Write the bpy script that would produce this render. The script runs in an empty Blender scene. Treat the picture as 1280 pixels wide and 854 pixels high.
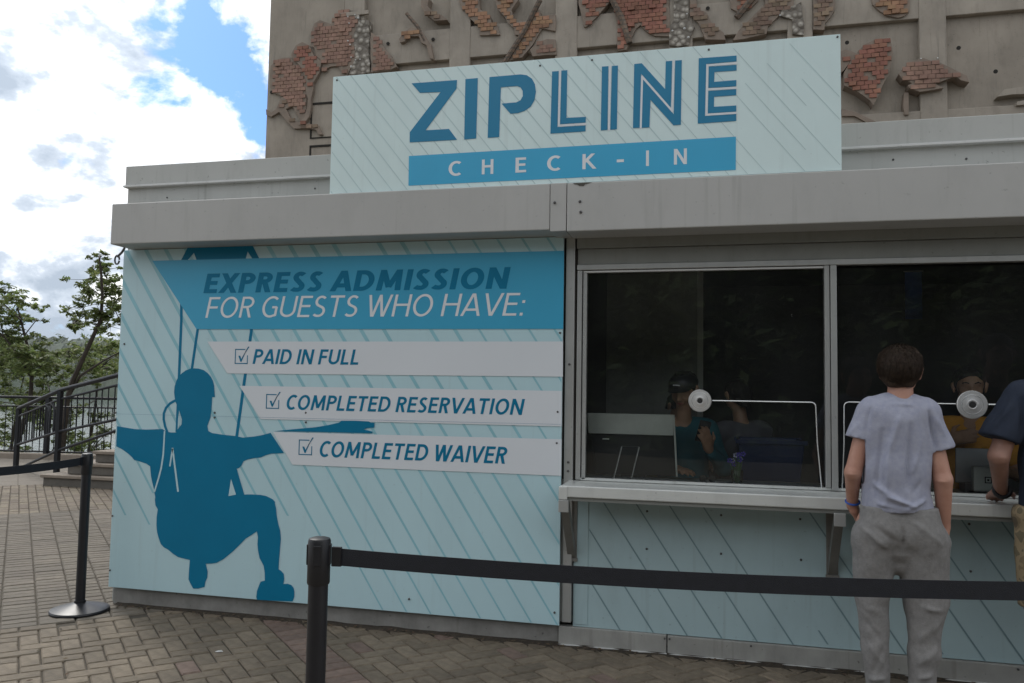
import bpy, bmesh, math, random
import numpy as np
from mathutils import Vector, Matrix, noise
random.seed(7); RNG=np.random.default_rng(7)
SC=bpy.context.scene; COL=SC.collection
R_=math.radians
# ------------------------------------------------------------------ camera, sky, sun, exposure
cd=bpy.data.cameras.new('camera'); cam=bpy.data.objects.new('camera',cd); COL.objects.link(cam)
cd.sensor_fit='HORIZONTAL'; cd.sensor_width=36; cd.lens=1015.27/1280*36; cd.clip_start=.05; cd.clip_end=9000
pit,rol,yaw=R_(3.58252),R_(.92928),R_(13.94471)
Fv=Vector((-math.sin(yaw)*math.cos(pit),math.cos(yaw)*math.cos(pit),math.sin(pit)))
R0=Vector((math.cos(yaw),math.sin(yaw),0)); U0=R0.cross(Fv)
Rv=R0*math.cos(rol)+U0*math.sin(rol); Uv=-R0*math.sin(rol)+U0*math.cos(rol)
CAM=Vector((0,-4.73,1.45))
m=Matrix((Rv,Uv,-Fv)).transposed().to_4x4(); m.translation=CAM; cam.matrix_world=m
SC.camera=cam
def ray(px,py): return Fv+Rv*((px-640)/1015.27)-Uv*((py-427)/1015.27)
def far(px,py,d): return CAM+ray(px,py)*d

SUN_EL,SUN_DIR=R_(48),Vector((-.80,.60,0)).normalized()
W=bpy.data.worlds.new('World'); SC.world=W; W.use_nodes=True
nt=W.node_tree; N=nt.nodes; L=nt.links
for n in list(N): N.remove(n)
def nd(t,**k):
    n=N.new(t)
    for a,b in k.items(): setattr(n,a,b)
    return n
out=nd('ShaderNodeOutputWorld'); bg=nd('ShaderNodeBackground'); bg.inputs[1].default_value=.1
sky=nd('ShaderNodeTexSky',sky_type='NISHITA',sun_disc=False); sky.sun_elevation=SUN_EL
sky.sun_rotation=math.atan2(SUN_DIR.x,SUN_DIR.y); sky.dust_density=1.2; sky.ozone_density=1.5
tc=nd('ShaderNodeTexCoord')
def vm(op,a,b=None):
    n=nd('ShaderNodeVectorMath',operation=op); L.new(a,n.inputs[0])
    if b is not None:
        if isinstance(b,tuple): n.inputs[1].default_value=b
        else: L.new(b,n.inputs[1])
    return n
def mth(op,a,b=None,c=None,clamp=False):
    n=nd('ShaderNodeMath',operation=op); n.use_clamp=clamp
    for i,x in enumerate((a,b,c)):
        if x is None: continue
        if isinstance(x,(int,float)): n.inputs[i].default_value=x
        else: L.new(x,n.inputs[i])
    return n.outputs[0]
def ramp(f,stops):
    n=nd('ShaderNodeValToRGB'); e=n.color_ramp.elements
    while len(e)<len(stops): e.new(.5)
    for q,(p,c) in zip(e,stops): q.position=p; q.color=c if len(c)==4 else (*c,1)
    L.new(f,n.inputs[0]); return n.outputs[0]
def nz(vec,scale,detail=8,rough=.55,dist=0,w=None):
    n=nd('ShaderNodeTexNoise'); n.inputs['Scale'].default_value=scale; n.inputs['Detail'].default_value=detail
    n.inputs['Roughness'].default_value=rough; n.inputs['Distortion'].default_value=dist; L.new(vec,n.inputs['Vector']); return n.outputs['Fac']
sq=vm('MULTIPLY',tc.outputs['Generated'],(1,1,1.55)).outputs[0]
sq=vm('ADD',sq,(3.17,1.42,.6)).outputs[0]
big=nz(sq,3.3,10,.58,.25); fine=nz(sq,7.5,7,.55,.25)
dirn=vm('NORMALIZE',tc.outputs['Generated']).outputs[0]; gaps=None
for px_,py_,rad,st in ((305,75,.085,.20),(250,36,.070,.14),(200,28,.04,.13),(338,150,.065,.23),(215,150,.06,.21),(122,198,.05,.21),(150,255,.05,.19),(285,-70,.10,.17)):   # gaps of open blue between the clouds
    q=vm('DISTANCE',dirn,tuple(ray(px_,py_).normalized())).outputs['Value']; g_=mth('MULTIPLY',mth('SUBTRACT',1,mth('DIVIDE',q,rad),clamp=True),st)
    g_=mth('MULTIPLY',mth('POWER',g_,.5),st**.5); gaps=g_ if gaps is None else mth('MAXIMUM',gaps,g_)
cov=mth('SUBTRACT',mth('ADD',big,mth('MULTIPLY',fine,.42)),gaps)
covm=ramp(cov,[(.565,(0,0,0)),(.625,(1,1,1))])
dens=nz(vm('ADD',sq,(1.3,7.1,.2)).outputs[0],3.2,9,.6,.3)
sunv=Vector((SUN_DIR.x*math.cos(SUN_EL),SUN_DIR.y*math.cos(SUN_EL),math.sin(SUN_EL)))
sq2=vm('ADD',sq,tuple(Vector((sunv.x,sunv.y,sunv.z*1.55))*.035)).outputs[0]     # the same cloud a little nearer the sun: tops lit, undersides grey
puff=mth('SUBTRACT',nz(sq2,7.5,7,.55,.25),nz(sq,7.5,7,.55,.25)); puff2=mth('SUBTRACT',nz(sq2,3.3,10,.58,.25),big)
dens=mth('ADD',dens,mth('ADD',mth('MULTIPLY',puff,1.3),mth('MULTIPLY',puff2,1.6)))
sd=vm('DOT_PRODUCT',vm('NORMALIZE',tc.outputs['Generated']).outputs[0],tuple(sunv)).outputs['Value']
glow=mth('ADD',.78,mth('MULTIPLY',mth('POWER',mth('MAXIMUM',sd,0),3),.45))
sep=nd('ShaderNodeSeparateXYZ'); L.new(vm('NORMALIZE',tc.outputs['Generated']).outputs[0],sep.inputs[0])
lowz=mth('SUBTRACT',1,mth('MULTIPLY',sep.outputs[2],3.6),clamp=True)
dark=mth('ADD',dens,mth('MULTIPLY',lowz,.12))
ccol=ramp(dark,[(.44,(1.0,1.0,.985)),(.545,(.82,.85,.885)),(.64,(.50,.56,.64)),(.77,(.36,.42,.50))])
cs=vm('SCALE',ccol); L.new(mth('MULTIPLY',glow,7.9),cs.inputs['Scale'])
mx=nd('ShaderNodeMix',data_type='RGBA'); L.new(covm,mx.inputs[0]); L.new(vm('MULTIPLY',sky.outputs[0],(.36,.55,.88)).outputs[0],mx.inputs[6]); L.new(cs.outputs[0],mx.inputs[7])
L.new(mx.outputs[2],bg.inputs[0]); L.new(bg.outputs[0],out.inputs[0])

sl=bpy.data.lights.new('sun','SUN'); sl.energy=1.0; sl.angle=R_(14); sl.color=(1,.96,.9)
so=bpy.data.objects.new('sun',sl); COL.objects.link(so); so.rotation_euler=sunv.to_track_quat('Z','Y').to_euler(); so.location=(-20,20,30)
SC.view_settings.view_transform='Standard'; SC.view_settings.look='None'; SC.view_settings.exposure=.93; SC.view_settings.gamma=1
SC.render.film_transparent=False
SC.cycles.transparent_max_bounces=16

# ------------------------------------------------------------------ helpers
WM={}
def tagit(o,label=None,cat=None,group=None,kind=None):
    if label: o['label']=label
    if cat: o['category']=cat
    if group: o['group']=group
    if kind: o['kind']=kind
    return o
def thing(name,loc,label,cat,group=None,rz=0):
    o=bpy.data.objects.new(name,None); COL.objects.link(o); o.location=loc; o.rotation_euler=(0,0,rz)
    WM[o.name]=Matrix.Translation(Vector(loc))@Matrix.Rotation(rz,4,'Z'); o.empty_display_size=.2
    return tagit(o,label,cat,group)
def adopt(o,parent):
    if parent is not None:
        o.parent=parent
        if parent.name in WM and parent.type=='EMPTY': o.matrix_parent_inverse=WM[parent.name].inverted()
    return o
class MB:
    def __init__(s): s.v=[]; s.f=[]
    def add(s,vs,fs):
        b=len(s.v); s.v+= [tuple(v) for v in vs]; s.f+=[tuple(i+b for i in f) for f in fs]; return s
    def box(s,x0,x1,y0,y1,z0,z1):
        return s.add([(x,y,z) for z in (z0,z1) for y in (y0,y1) for x in (x0,x1)],[(0,2,3,1),(4,5,7,6),(0,1,5,4),(2,6,7,3),(0,4,6,2),(1,3,7,5)])
    def prism(s,poly,y0,y1):   # poly of (x,z), front at y0
        a=sum(poly[i-1][0]*poly[i][1]-poly[i][0]*poly[i-1][1] for i in range(len(poly)))
        if a<0: poly=poly[::-1]
        n=len(poly)
        return s.add([(x,y0,z) for x,z in poly]+[(x,y1,z) for x,z in poly],[tuple(range(n)),tuple(range(2*n-1,n-1,-1))]+[(i,i+n,(i+1)%n+n,(i+1)%n) for i in range(n)])
    def flat(s,poly,y):
        a=sum(poly[i-1][0]*poly[i][1]-poly[i][0]*poly[i-1][1] for i in range(len(poly)))
        if a<0: poly=poly[::-1]
        return s.add([(x,y,z) for x,z in poly],[tuple(range(len(poly)))])
    def ribbon(s,pts,w,t=.004,up=(0,0,1)):   # upright band
        pts=[Vector(p) for p in pts]; up=Vector(up); n=len(pts); vs=[]
        for i,p in enumerate(pts):
            d=(pts[min(i+1,n-1)]-pts[max(i-1,0)]).normalized(); sd_=d.cross(up).normalized()*t/2
            for a,b in ((1,1),(-1,1),(-1,-1),(1,-1)): vs.append(p+sd_*a+up*w/2*b)
        fs=[(0,1,2,3),tuple(4*(n-1)+k for k in (3,2,1,0))]
        for i in range(n-1):
            for k in range(4): fs.append((4*i+k,4*i+4+k,4*i+4+(k+1)%4,4*i+(k+1)%4))
        return s.add(vs,fs)
    def tube(s,pts,r,n=8,caps=True):
        pts=[Vector(p) for p in pts]; m_=len(pts); rs=r if isinstance(r,(list,tuple)) else [r]*m_
        vs=[]; prev=None
        for i,p in enumerate(pts):
            d=(pts[min(i+1,m_-1)]-pts[max(i-1,0)]).normalized()
            if prev is None: a=d.cross(Vector((0,0,1)) if abs(d.z)<.9 else Vector((1,0,0))).normalized()
            else:
                a=prev-d*prev.dot(d); a.normalize()
            prev=a; b=d.cross(a)
            for k in range(n):
                t=2*math.pi*k/n; vs.append(p+(a*math.cos(t)+b*math.sin(t))*rs[i])
        fs=[(i*n+k,i*n+(k+1)%n,(i+1)*n+(k+1)%n,(i+1)*n+k) for i in range(m_-1) for k in range(n)]
        if caps: fs+=[tuple(range(n-1,-1,-1)),tuple((m_-1)*n+k for k in range(n))]
        return s.add(vs,fs)
    def lathe(s,prof,c=(0,0,0),n=24,axis='z'):
        vs=[]; 
        for r,h in prof:
            for k in range(n):
                t=2*math.pi*k/n; q=(r*math.cos(t),r*math.sin(t),h) if axis=='z' else (r*math.cos(t),h,r*math.sin(t))
                vs.append((q[0]+c[0],q[1]+c[1],q[2]+c[2]))
        m_=len(prof); fs=[(i*n+k,i*n+(k+1)%n,(i+1)*n+(k+1)%n,(i+1)*n+k) for i in range(m_-1) for k in range(n)]
        fs+=[tuple(range(n-1,-1,-1)),tuple((m_-1)*n+k for k in range(n))]
        return s.add(vs,fs)
def obj(name,mb,mat,parent=None,smooth=False,bevel=0,label=None,kind=None,fixn=True):
    me=bpy.data.meshes.new(name); me.from_pydata(mb.v,[],mb.f)
    if fixn:
        bm=bmesh.new(); bm.from_mesh(me); bmesh.ops.recalc_face_normals(bm,faces=bm.faces); bm.to_mesh(me); bm.free()
    me.materials.append(mat)
    if smooth:
        me.polygons.foreach_set('use_smooth',[True]*len(me.polygons))
        try: me.set_sharp_from_angle(angle=R_(40))
        except Exception: pass
    o=bpy.data.objects.new(name,me); COL.objects.link(o); adopt(o,parent)
    if bevel:
        b=o.modifiers.new('bevel','BEVEL'); b.width=bevel; b.segments=2; b.limit_method='ANGLE'; b.angle_limit=R_(40)
    tagit(o,label,None,None,kind)
    return o
def npobj(name,V,Fq,mat,parent=None,smooth=True,kind=None):
    me=bpy.data.meshes.new(name); V=np.asarray(V,np.float32); Fq=np.asarray(Fq,np.int32); k=Fq.shape[1]
    me.vertices.add(len(V)); me.vertices.foreach_set('co',V.ravel()); me.loops.add(Fq.size); me.loops.foreach_set('vertex_index',Fq.ravel())
    me.polygons.add(len(Fq)); me.polygons.foreach_set('loop_start',np.arange(0,Fq.size,k,dtype=np.int32)); me.polygons.foreach_set('loop_total',np.full(len(Fq),k,np.int32))
    me.polygons.foreach_set('use_smooth',[smooth]*len(Fq)); me.update(calc_edges=True); me.materials.append(mat)
    o=bpy.data.objects.new(name,me); COL.objects.link(o); adopt(o,parent); tagit(o,kind=kind); return o
def dup(o,parent=None,loc=None):
    c=o.copy(); COL.objects.link(c)
    if loc is not None: c.location=loc
    if parent is not None: c.parent=parent
    for ch in o.children: dup(ch,c)
    return c

# ------------------------------------------------------------------ materials
def srgb(*c): return tuple((x/255/12.92 if x/255<=.04045 else ((x/255+.055)/1.055)**2.4) for x in c)
def mat(name,c,rough=.6,metal=0,var=.12,vscale=6,bump=.0,bscale=60,spec=.5,c2=None,dirt=0,isl=0,trans=0,coat=0):
    M=bpy.data.materials.new(name); M.use_nodes=True; T=M.node_tree; n=T.nodes; l=T.links; P=n['Principled BSDF']
    P.inputs['Roughness'].default_value=rough; P.inputs['Metallic'].default_value=metal; P.inputs['Specular IOR Level'].default_value=spec
    if coat: P.inputs['Coat Weight'].default_value=coat
    t=n.new('ShaderNodeTexCoord'); a=n.new('ShaderNodeTexNoise'); a.inputs['Scale'].default_value=vscale; a.inputs['Detail'].default_value=6; a.inputs['Roughness'].default_value=.6
    l.new(t.outputs['Object'],a.inputs['Vector'])
    r=n.new('ShaderNodeValToRGB'); e=r.color_ramp.elements; e[0].position=.3; e[1].position=.7
    lo=c2 if c2 else tuple(x*(1-var) for x in c); e[0].color=(*lo,1); e[1].color=(*tuple(min(1,x*(1+var*.6)) for x in c),1)
    l.new(a.outputs['Fac'],r.inputs[0]); col=r.outputs[0]
    if isl:
        g=n.new('ShaderNodeNewGeometry'); oi=n.new('ShaderNodeObjectInfo'); ad=n.new('ShaderNodeMath'); ad.operation='ADD'
        l.new(g.outputs['Random Per Island'],ad.inputs[0]); l.new(oi.outputs['Random'],ad.inputs[1])
        fr=n.new('ShaderNodeMath'); fr.operation='FRACT'; l.new(ad.outputs[0],fr.inputs[0])
        mr=n.new('ShaderNodeMapRange'); mr.inputs[3].default_value=1-isl; mr.inputs[4].default_value=1+isl; l.new(fr.outputs[0],mr.inputs[0])
        hs=n.new('ShaderNodeHueSaturation'); l.new(mr.outputs[0],hs.inputs['Value']); l.new(col,hs.inputs['Color'])
        m2=n.new('ShaderNodeMapRange'); m2.inputs[3].default_value=.5-isl*.06; m2.inputs[4].default_value=.5+isl*.06; l.new(g.outputs['Random Per Island'],m2.inputs[0]); l.new(m2.outputs[0],hs.inputs['Hue'])
        col=hs.outputs[0]
        wn=n.new('ShaderNodeTexNoise'); wn.inputs['Scale'].default_value=1.3; wn.inputs['Detail'].default_value=9; wn.inputs['Roughness'].default_value=.65; l.new(g.outputs['Position'],wn.inputs['Vector'])
        wr=n.new('ShaderNodeMapRange'); wr.inputs[1].default_value=.32; wr.inputs[2].default_value=.68; wr.inputs[3].default_value=.72; wr.inputs[4].default_value=1.15; l.new(wn.outputs['Fac'],wr.inputs[0])
        h2=n.new('ShaderNodeHueSaturation'); l.new(wr.outputs[0],h2.inputs['Value']); l.new(col,h2.inputs['Color']); col=h2.outputs[0]
    if dirt:
        mp=n.new('ShaderNodeMapping'); mp.inputs['Scale'].default_value=(1.6,1.6,.55); l.new(t.outputs['Object'],mp.inputs[0])
        d=n.new('ShaderNodeTexNoise'); d.inputs['Scale'].default_value=3; d.inputs['Detail'].default_value=8; d.inputs['Roughness'].default_value=.7; l.new(mp.outputs[0],d.inputs['Vector'])
        dr=n.new('ShaderNodeValToRGB'); dr.color_ramp.elements[0].position=.5; dr.color_ramp.elements[1].position=.85; l.new(d.outputs['Fac'],dr.inputs[0])
        mu=n.new('ShaderNodeMath'); mu.operation='MULTIPLY'; mu.inputs[1].default_value=dirt; l.new(dr.outputs[0],mu.inputs[0])
        mm=n.new('ShaderNodeMix'); mm.data_type='RGBA'; l.new(mu.outputs[0],mm.inputs[0]); l.new(col,mm.inputs[6]); mm.inputs[7].default_value=(.09,.085,.075,1); col=mm.outputs[2]
        m3=n.new('ShaderNodeMapping'); m3.inputs['Scale'].default_value=(26,26,1.3); l.new(t.outputs['Object'],m3.inputs[0]); d3=n.new('ShaderNodeTexNoise'); d3.inputs['Scale'].default_value=1; d3.inputs['Detail'].default_value=3; l.new(m3.outputs[0],d3.inputs['Vector'])
        r3=n.new('ShaderNodeMapRange'); r3.inputs[1].default_value=.60; r3.inputs[2].default_value=.80; r3.inputs[3].default_value=0; r3.inputs[4].default_value=min(.5,dirt*1.3); l.new(d3.outputs['Fac'],r3.inputs[0])
        k3=n.new('ShaderNodeMix'); k3.data_type='RGBA'; l.new(r3.outputs[0],k3.inputs[0]); l.new(col,k3.inputs[6]); k3.inputs[7].default_value=(.14,.13,.11,1); col=k3.outputs[2]
        d4=n.new('ShaderNodeTexNoise'); d4.inputs['Scale'].default_value=45; d4.inputs['Detail'].default_value=2; l.new(t.outputs['Object'],d4.inputs['Vector']); r4=n.new('ShaderNodeMapRange'); r4.inputs[1].default_value=.70; r4.inputs[2].default_value=.76; r4.inputs[4].default_value=min(.6,dirt*1.6); l.new(d4.outputs['Fac'],r4.inputs[0])
        k4=n.new('ShaderNodeMix'); k4.data_type='RGBA'; l.new(r4.outputs[0],k4.inputs[0]); l.new(col,k4.inputs[6]); k4.inputs[7].default_value=(.06,.055,.05,1); col=k4.outputs[2]
        rr=n.new('ShaderNodeMapRange'); rr.inputs[3].default_value=rough*.85; rr.inputs[4].default_value=min(1,rough*1.2); l.new(d.outputs['Fac'],rr.inputs[0]); l.new(rr.outputs[0],P.inputs['Roughness'])
    l.new(col,P.inputs['Base Color'])
    if bump:
        b=n.new('ShaderNodeBump'); b.inputs['Strength'].default_value=bump; b.inputs['Distance'].default_value=.01
        q=n.new('ShaderNodeTexNoise'); q.inputs['Scale'].default_value=bscale; q.inputs['Detail'].default_value=5; l.new(t.outputs['Object'],q.inputs['Vector'])
        l.new(q.outputs['Fac'],b.inputs['Height']); l.new(b.outputs[0],P.inputs['Normal'])
    if trans:
        P.inputs['Subsurface Weight'].default_value=0
        tr=n.new('ShaderNodeBsdfTranslucent'); l.new(col,tr.inputs[0]); ms=n.new('ShaderNodeMixShader'); ms.inputs[0].default_value=trans
        l.new(P.outputs[0],ms.inputs[1]); l.new(tr.outputs[0],ms.inputs[2]); l.new(ms.outputs[0],n['Material Output'].inputs[0])
    return M
M={}
M['fascia']=mat('painted_fascia',(.44,.44,.425),.45,var=.05,vscale=2,dirt=.15,bump=.03,bscale=9)
M['parapet']=mat('painted_parapet',(.46,.47,.45),.5,var=.06,vscale=2,dirt=.25)
M['trim']=mat('white_trim',(.62,.63,.62),.4,var=.05,dirt=.15)
M['frame']=mat('aluminium_frame',(.42,.43,.42),.35,metal=.35,var=.08,dirt=.15)
M['header']=mat('grey_header',(.24,.25,.235),.55,var=.08,dirt=.2)
M['counter']=mat('counter_top',(.62,.64,.62),.22,var=.06,dirt=.18,metal=.1)
M['base']=mat('base_board',(.33,.33,.31),.6,var=.15,dirt=.45,bump=.15,bscale=20)
M['basel']=mat('old_base',(.27,.265,.25),.8,var=.25,dirt=.5,bump=.4,bscale=25)
M['bracket']=mat('bracket_steel',(.22,.215,.20),.5,metal=.3,dirt=.35)
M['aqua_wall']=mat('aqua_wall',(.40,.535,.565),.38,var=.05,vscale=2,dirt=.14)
M['aqua_panel']=mat('aqua_panel',(.49,.69,.745),.32,var=.04,vscale=1.5,dirt=.06)
M['aqua_sign']=mat('aqua_sign',(.67,.82,.82),.35,var=.05,vscale=1.3,dirt=.08)
M['stripe_teal']=mat('stripe_teal',(.28,.55,.63),.32,var=.1,vscale=4)
M['stripe_thin']=mat('stripe_thin',(.24,.42,.48),.32,var=.1,vscale=4)
M['stripe_sign']=mat('stripe_sign',(.50,.655,.665),.35,var=.12,vscale=3)
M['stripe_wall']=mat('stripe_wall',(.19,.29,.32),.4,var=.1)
M['band']=mat('band_blue',(.045,.40,.66),.3,var=.04,vscale=2)
M['bandp']=mat('panel_band_blue',(.055,.38,.60),.3,var=.04,vscale=2)
M['deep']=mat('deep_blue',(.001,.175,.32),.4,var=.04,spec=.25)
M['sdeep']=mat('sign_deep_blue',(.004,.20,.37),.33,var=.05,vscale=3)
M['white_print']=mat('white_print',(.76,.79,.82),.32,var=.03)
M['strip']=mat('pale_strip',(.70,.74,.78),.32,var=.03,vscale=1)
M['rivet']=mat('rivet',(.10,.10,.10),.45,metal=.5)
M['black']=mat('black_plastic',(.012,.013,.016),.42,var=.2,bump=.03)
M['belt']=mat('belt_webbing',(.010,.012,.018),.7,var=.2,vscale=40,bump=.3,bscale=400)
M['post']=mat('black_post',(.012,.013,.017),.38,var=.15,dirt=.05,bump=.04,bscale=30)
M['iron']=mat('black_iron',(.010,.012,.016),.5,var=.2,spec=.3)
M['concrete']=mat('concrete',(.33,.29,.24),.85,var=.2,vscale=1.1,bump=.5,bscale=7,dirt=.5)
M['concrete2']=mat('concrete_beam',(.345,.305,.255),.85,var=.2,vscale=1.5,bump=.4,bscale=9,dirt=.45)
M['hole']=mat('dark_hole',(.02,.018,.015),.9)
M['stain']=mat('grime_stain',(.10,.095,.08),.9,var=.5,vscale=60)
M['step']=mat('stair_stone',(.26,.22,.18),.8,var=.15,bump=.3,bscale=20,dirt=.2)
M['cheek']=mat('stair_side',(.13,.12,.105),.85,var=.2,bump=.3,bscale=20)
M['paver']=mat('paver',(.165,.133,.096),.82,var=.28,vscale=22,bump=.5,bscale=110,isl=.17,dirt=0)
M['paverg']=mat('paver_grey',(.143,.123,.097),.82,var=.25,vscale=22,bump=.5,bscale=110,isl=.10)
M['paverr']=mat('paver_red',(.175,.124,.10),.82,var=.28,vscale=22,bump=.5,bscale=110,isl=.16)
M['sand']=mat('joint_sand',(.078,.066,.050),.95,var=.4,vscale=8,bump=.6,bscale=60)
M['plaza']=mat('plaza',(.165,.143,.117),.85,var=.12,vscale=3,bump=.3,bscale=20)
M['soil']=mat('soil',(.045,.036,.026),.95,var=.5,vscale=30,bump=.8,bscale=80)
M['litter']=mat('leaf_litter',(.085,.06,.035),.9,isl=.5)
M['grass']=mat('grass_bank',(.05,.075,.03),.9,var=.4,vscale=.4,bump=.5,bscale=2)
M['leaf']=mat('leaf_green',(.20,.25,.09),.55,var=.35,vscale=1.3,isl=.40,trans=.45)
M['leaf2']=mat('leaf_dark',(.08,.12,.04),.6,var=.35,vscale=.6,isl=.4,trans=.2)
M['bark']=mat('bark',(.055,.045,.036),.9,var=.35,vscale=14,bump=.6,bscale=30)
M['forest']=mat('far_forest',(.055,.078,.048),.95,var=.45,vscale=.035,bump=0)
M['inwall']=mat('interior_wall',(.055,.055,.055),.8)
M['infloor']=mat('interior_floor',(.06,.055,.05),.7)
M['desk']=mat('desk_top',(.35,.35,.34),.3,dirt=.1)
M['paper']=mat('paper',(.75,.75,.73),.7,var=.03)
M['chrome']=mat('brushed_disc',(.60,.60,.59),.42,metal=.6,var=.12,vscale=15)
M['disc_dark']=mat('disc_hole',(.02,.02,.02),.6)
M['edge']=mat('polished_edge',(.70,.72,.72),.22,metal=.6)
M['skin']=mat('skin',(.48,.27,.20),.5,var=.1,vscale=14,c2=(.42,.21,.15),bump=.06,bscale=90)
M['skin2']=mat('skin_tanned',(.36,.20,.15),.5,var=.15,vscale=14,bump=.06,bscale=90)
M['skin3']=mat('skin_brown',(.38,.22,.14),.5,var=.12,vscale=14)
M['hair']=mat('brown_hair',(.040,.026,.017),.6,spec=.2,var=.5,vscale=60,isl=.35,bump=.3,bscale=120)
M['hairb']=mat('black_hair',(.010,.008,.007),.55,spec=.25,var=.4,vscale=50,isl=.3)
M['shirt']=mat('lavender_grey_shirt',(.35,.362,.435),.9,var=.09,vscale=40,bump=.25,bscale=260,c2=(.30,.315,.405))
M['pants']=mat('grey_sweatpants',(.235,.23,.225),.92,var=.16,vscale=55,bump=.3,bscale=240)
M['navy']=mat('navy_shirt',(.014,.022,.042),.85,var=.15,vscale=30,bump=.2,bscale=240)
M['mustard']=mat('mustard_shirt',(.62,.29,.035),.85,var=.12,vscale=25)
M['teal']=mat('teal_jacket',(.012,.11,.14),.8,var=.15)
M['olive']=mat('olive_shirt',(.22,.24,.05),.85,var=.15)
M['greyc']=mat('grey_hoodie',(.11,.11,.13),.85,var=.15)
M['shoe']=mat('shoe_white',(.5,.5,.5),.6)
M['sole']=mat('shoe_sole',(.25,.25,.25),.7)
M['eye']=mat('eye_white',(.7,.68,.65),.2,var=.02)
M['iris']=mat('iris',(.03,.018,.01),.15)
M['lip']=mat('lip',(.36,.12,.10),.5)
M['bluetag']=mat('blue_wristband',(.03,.10,.42),.4)
M['bin']=mat('blue_bin',(.006,.022,.09),.4)
M['orn']=mat('violet_ornament',(.16,.13,.60),.25)
M['orn2']=mat('pale_ornament',(.6,.6,.8),.25)
M['stem']=mat('green_stem',(.05,.16,.05),.5)
M['mon']=mat('monitor_black',(.012,.013,.015),.3)
M['mong']=mat('monitor_grey',(.62,.66,.62),.45)
M['laptop']=mat('laptop_grey',(.28,.29,.30),.35,metal=.4)
M['reader']=mat('reader_white',(.66,.70,.68),.3,var=.03)
M['poster']=mat('poster_blue',(.02,.06,.22),.5,var=.5,vscale=6)
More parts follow.
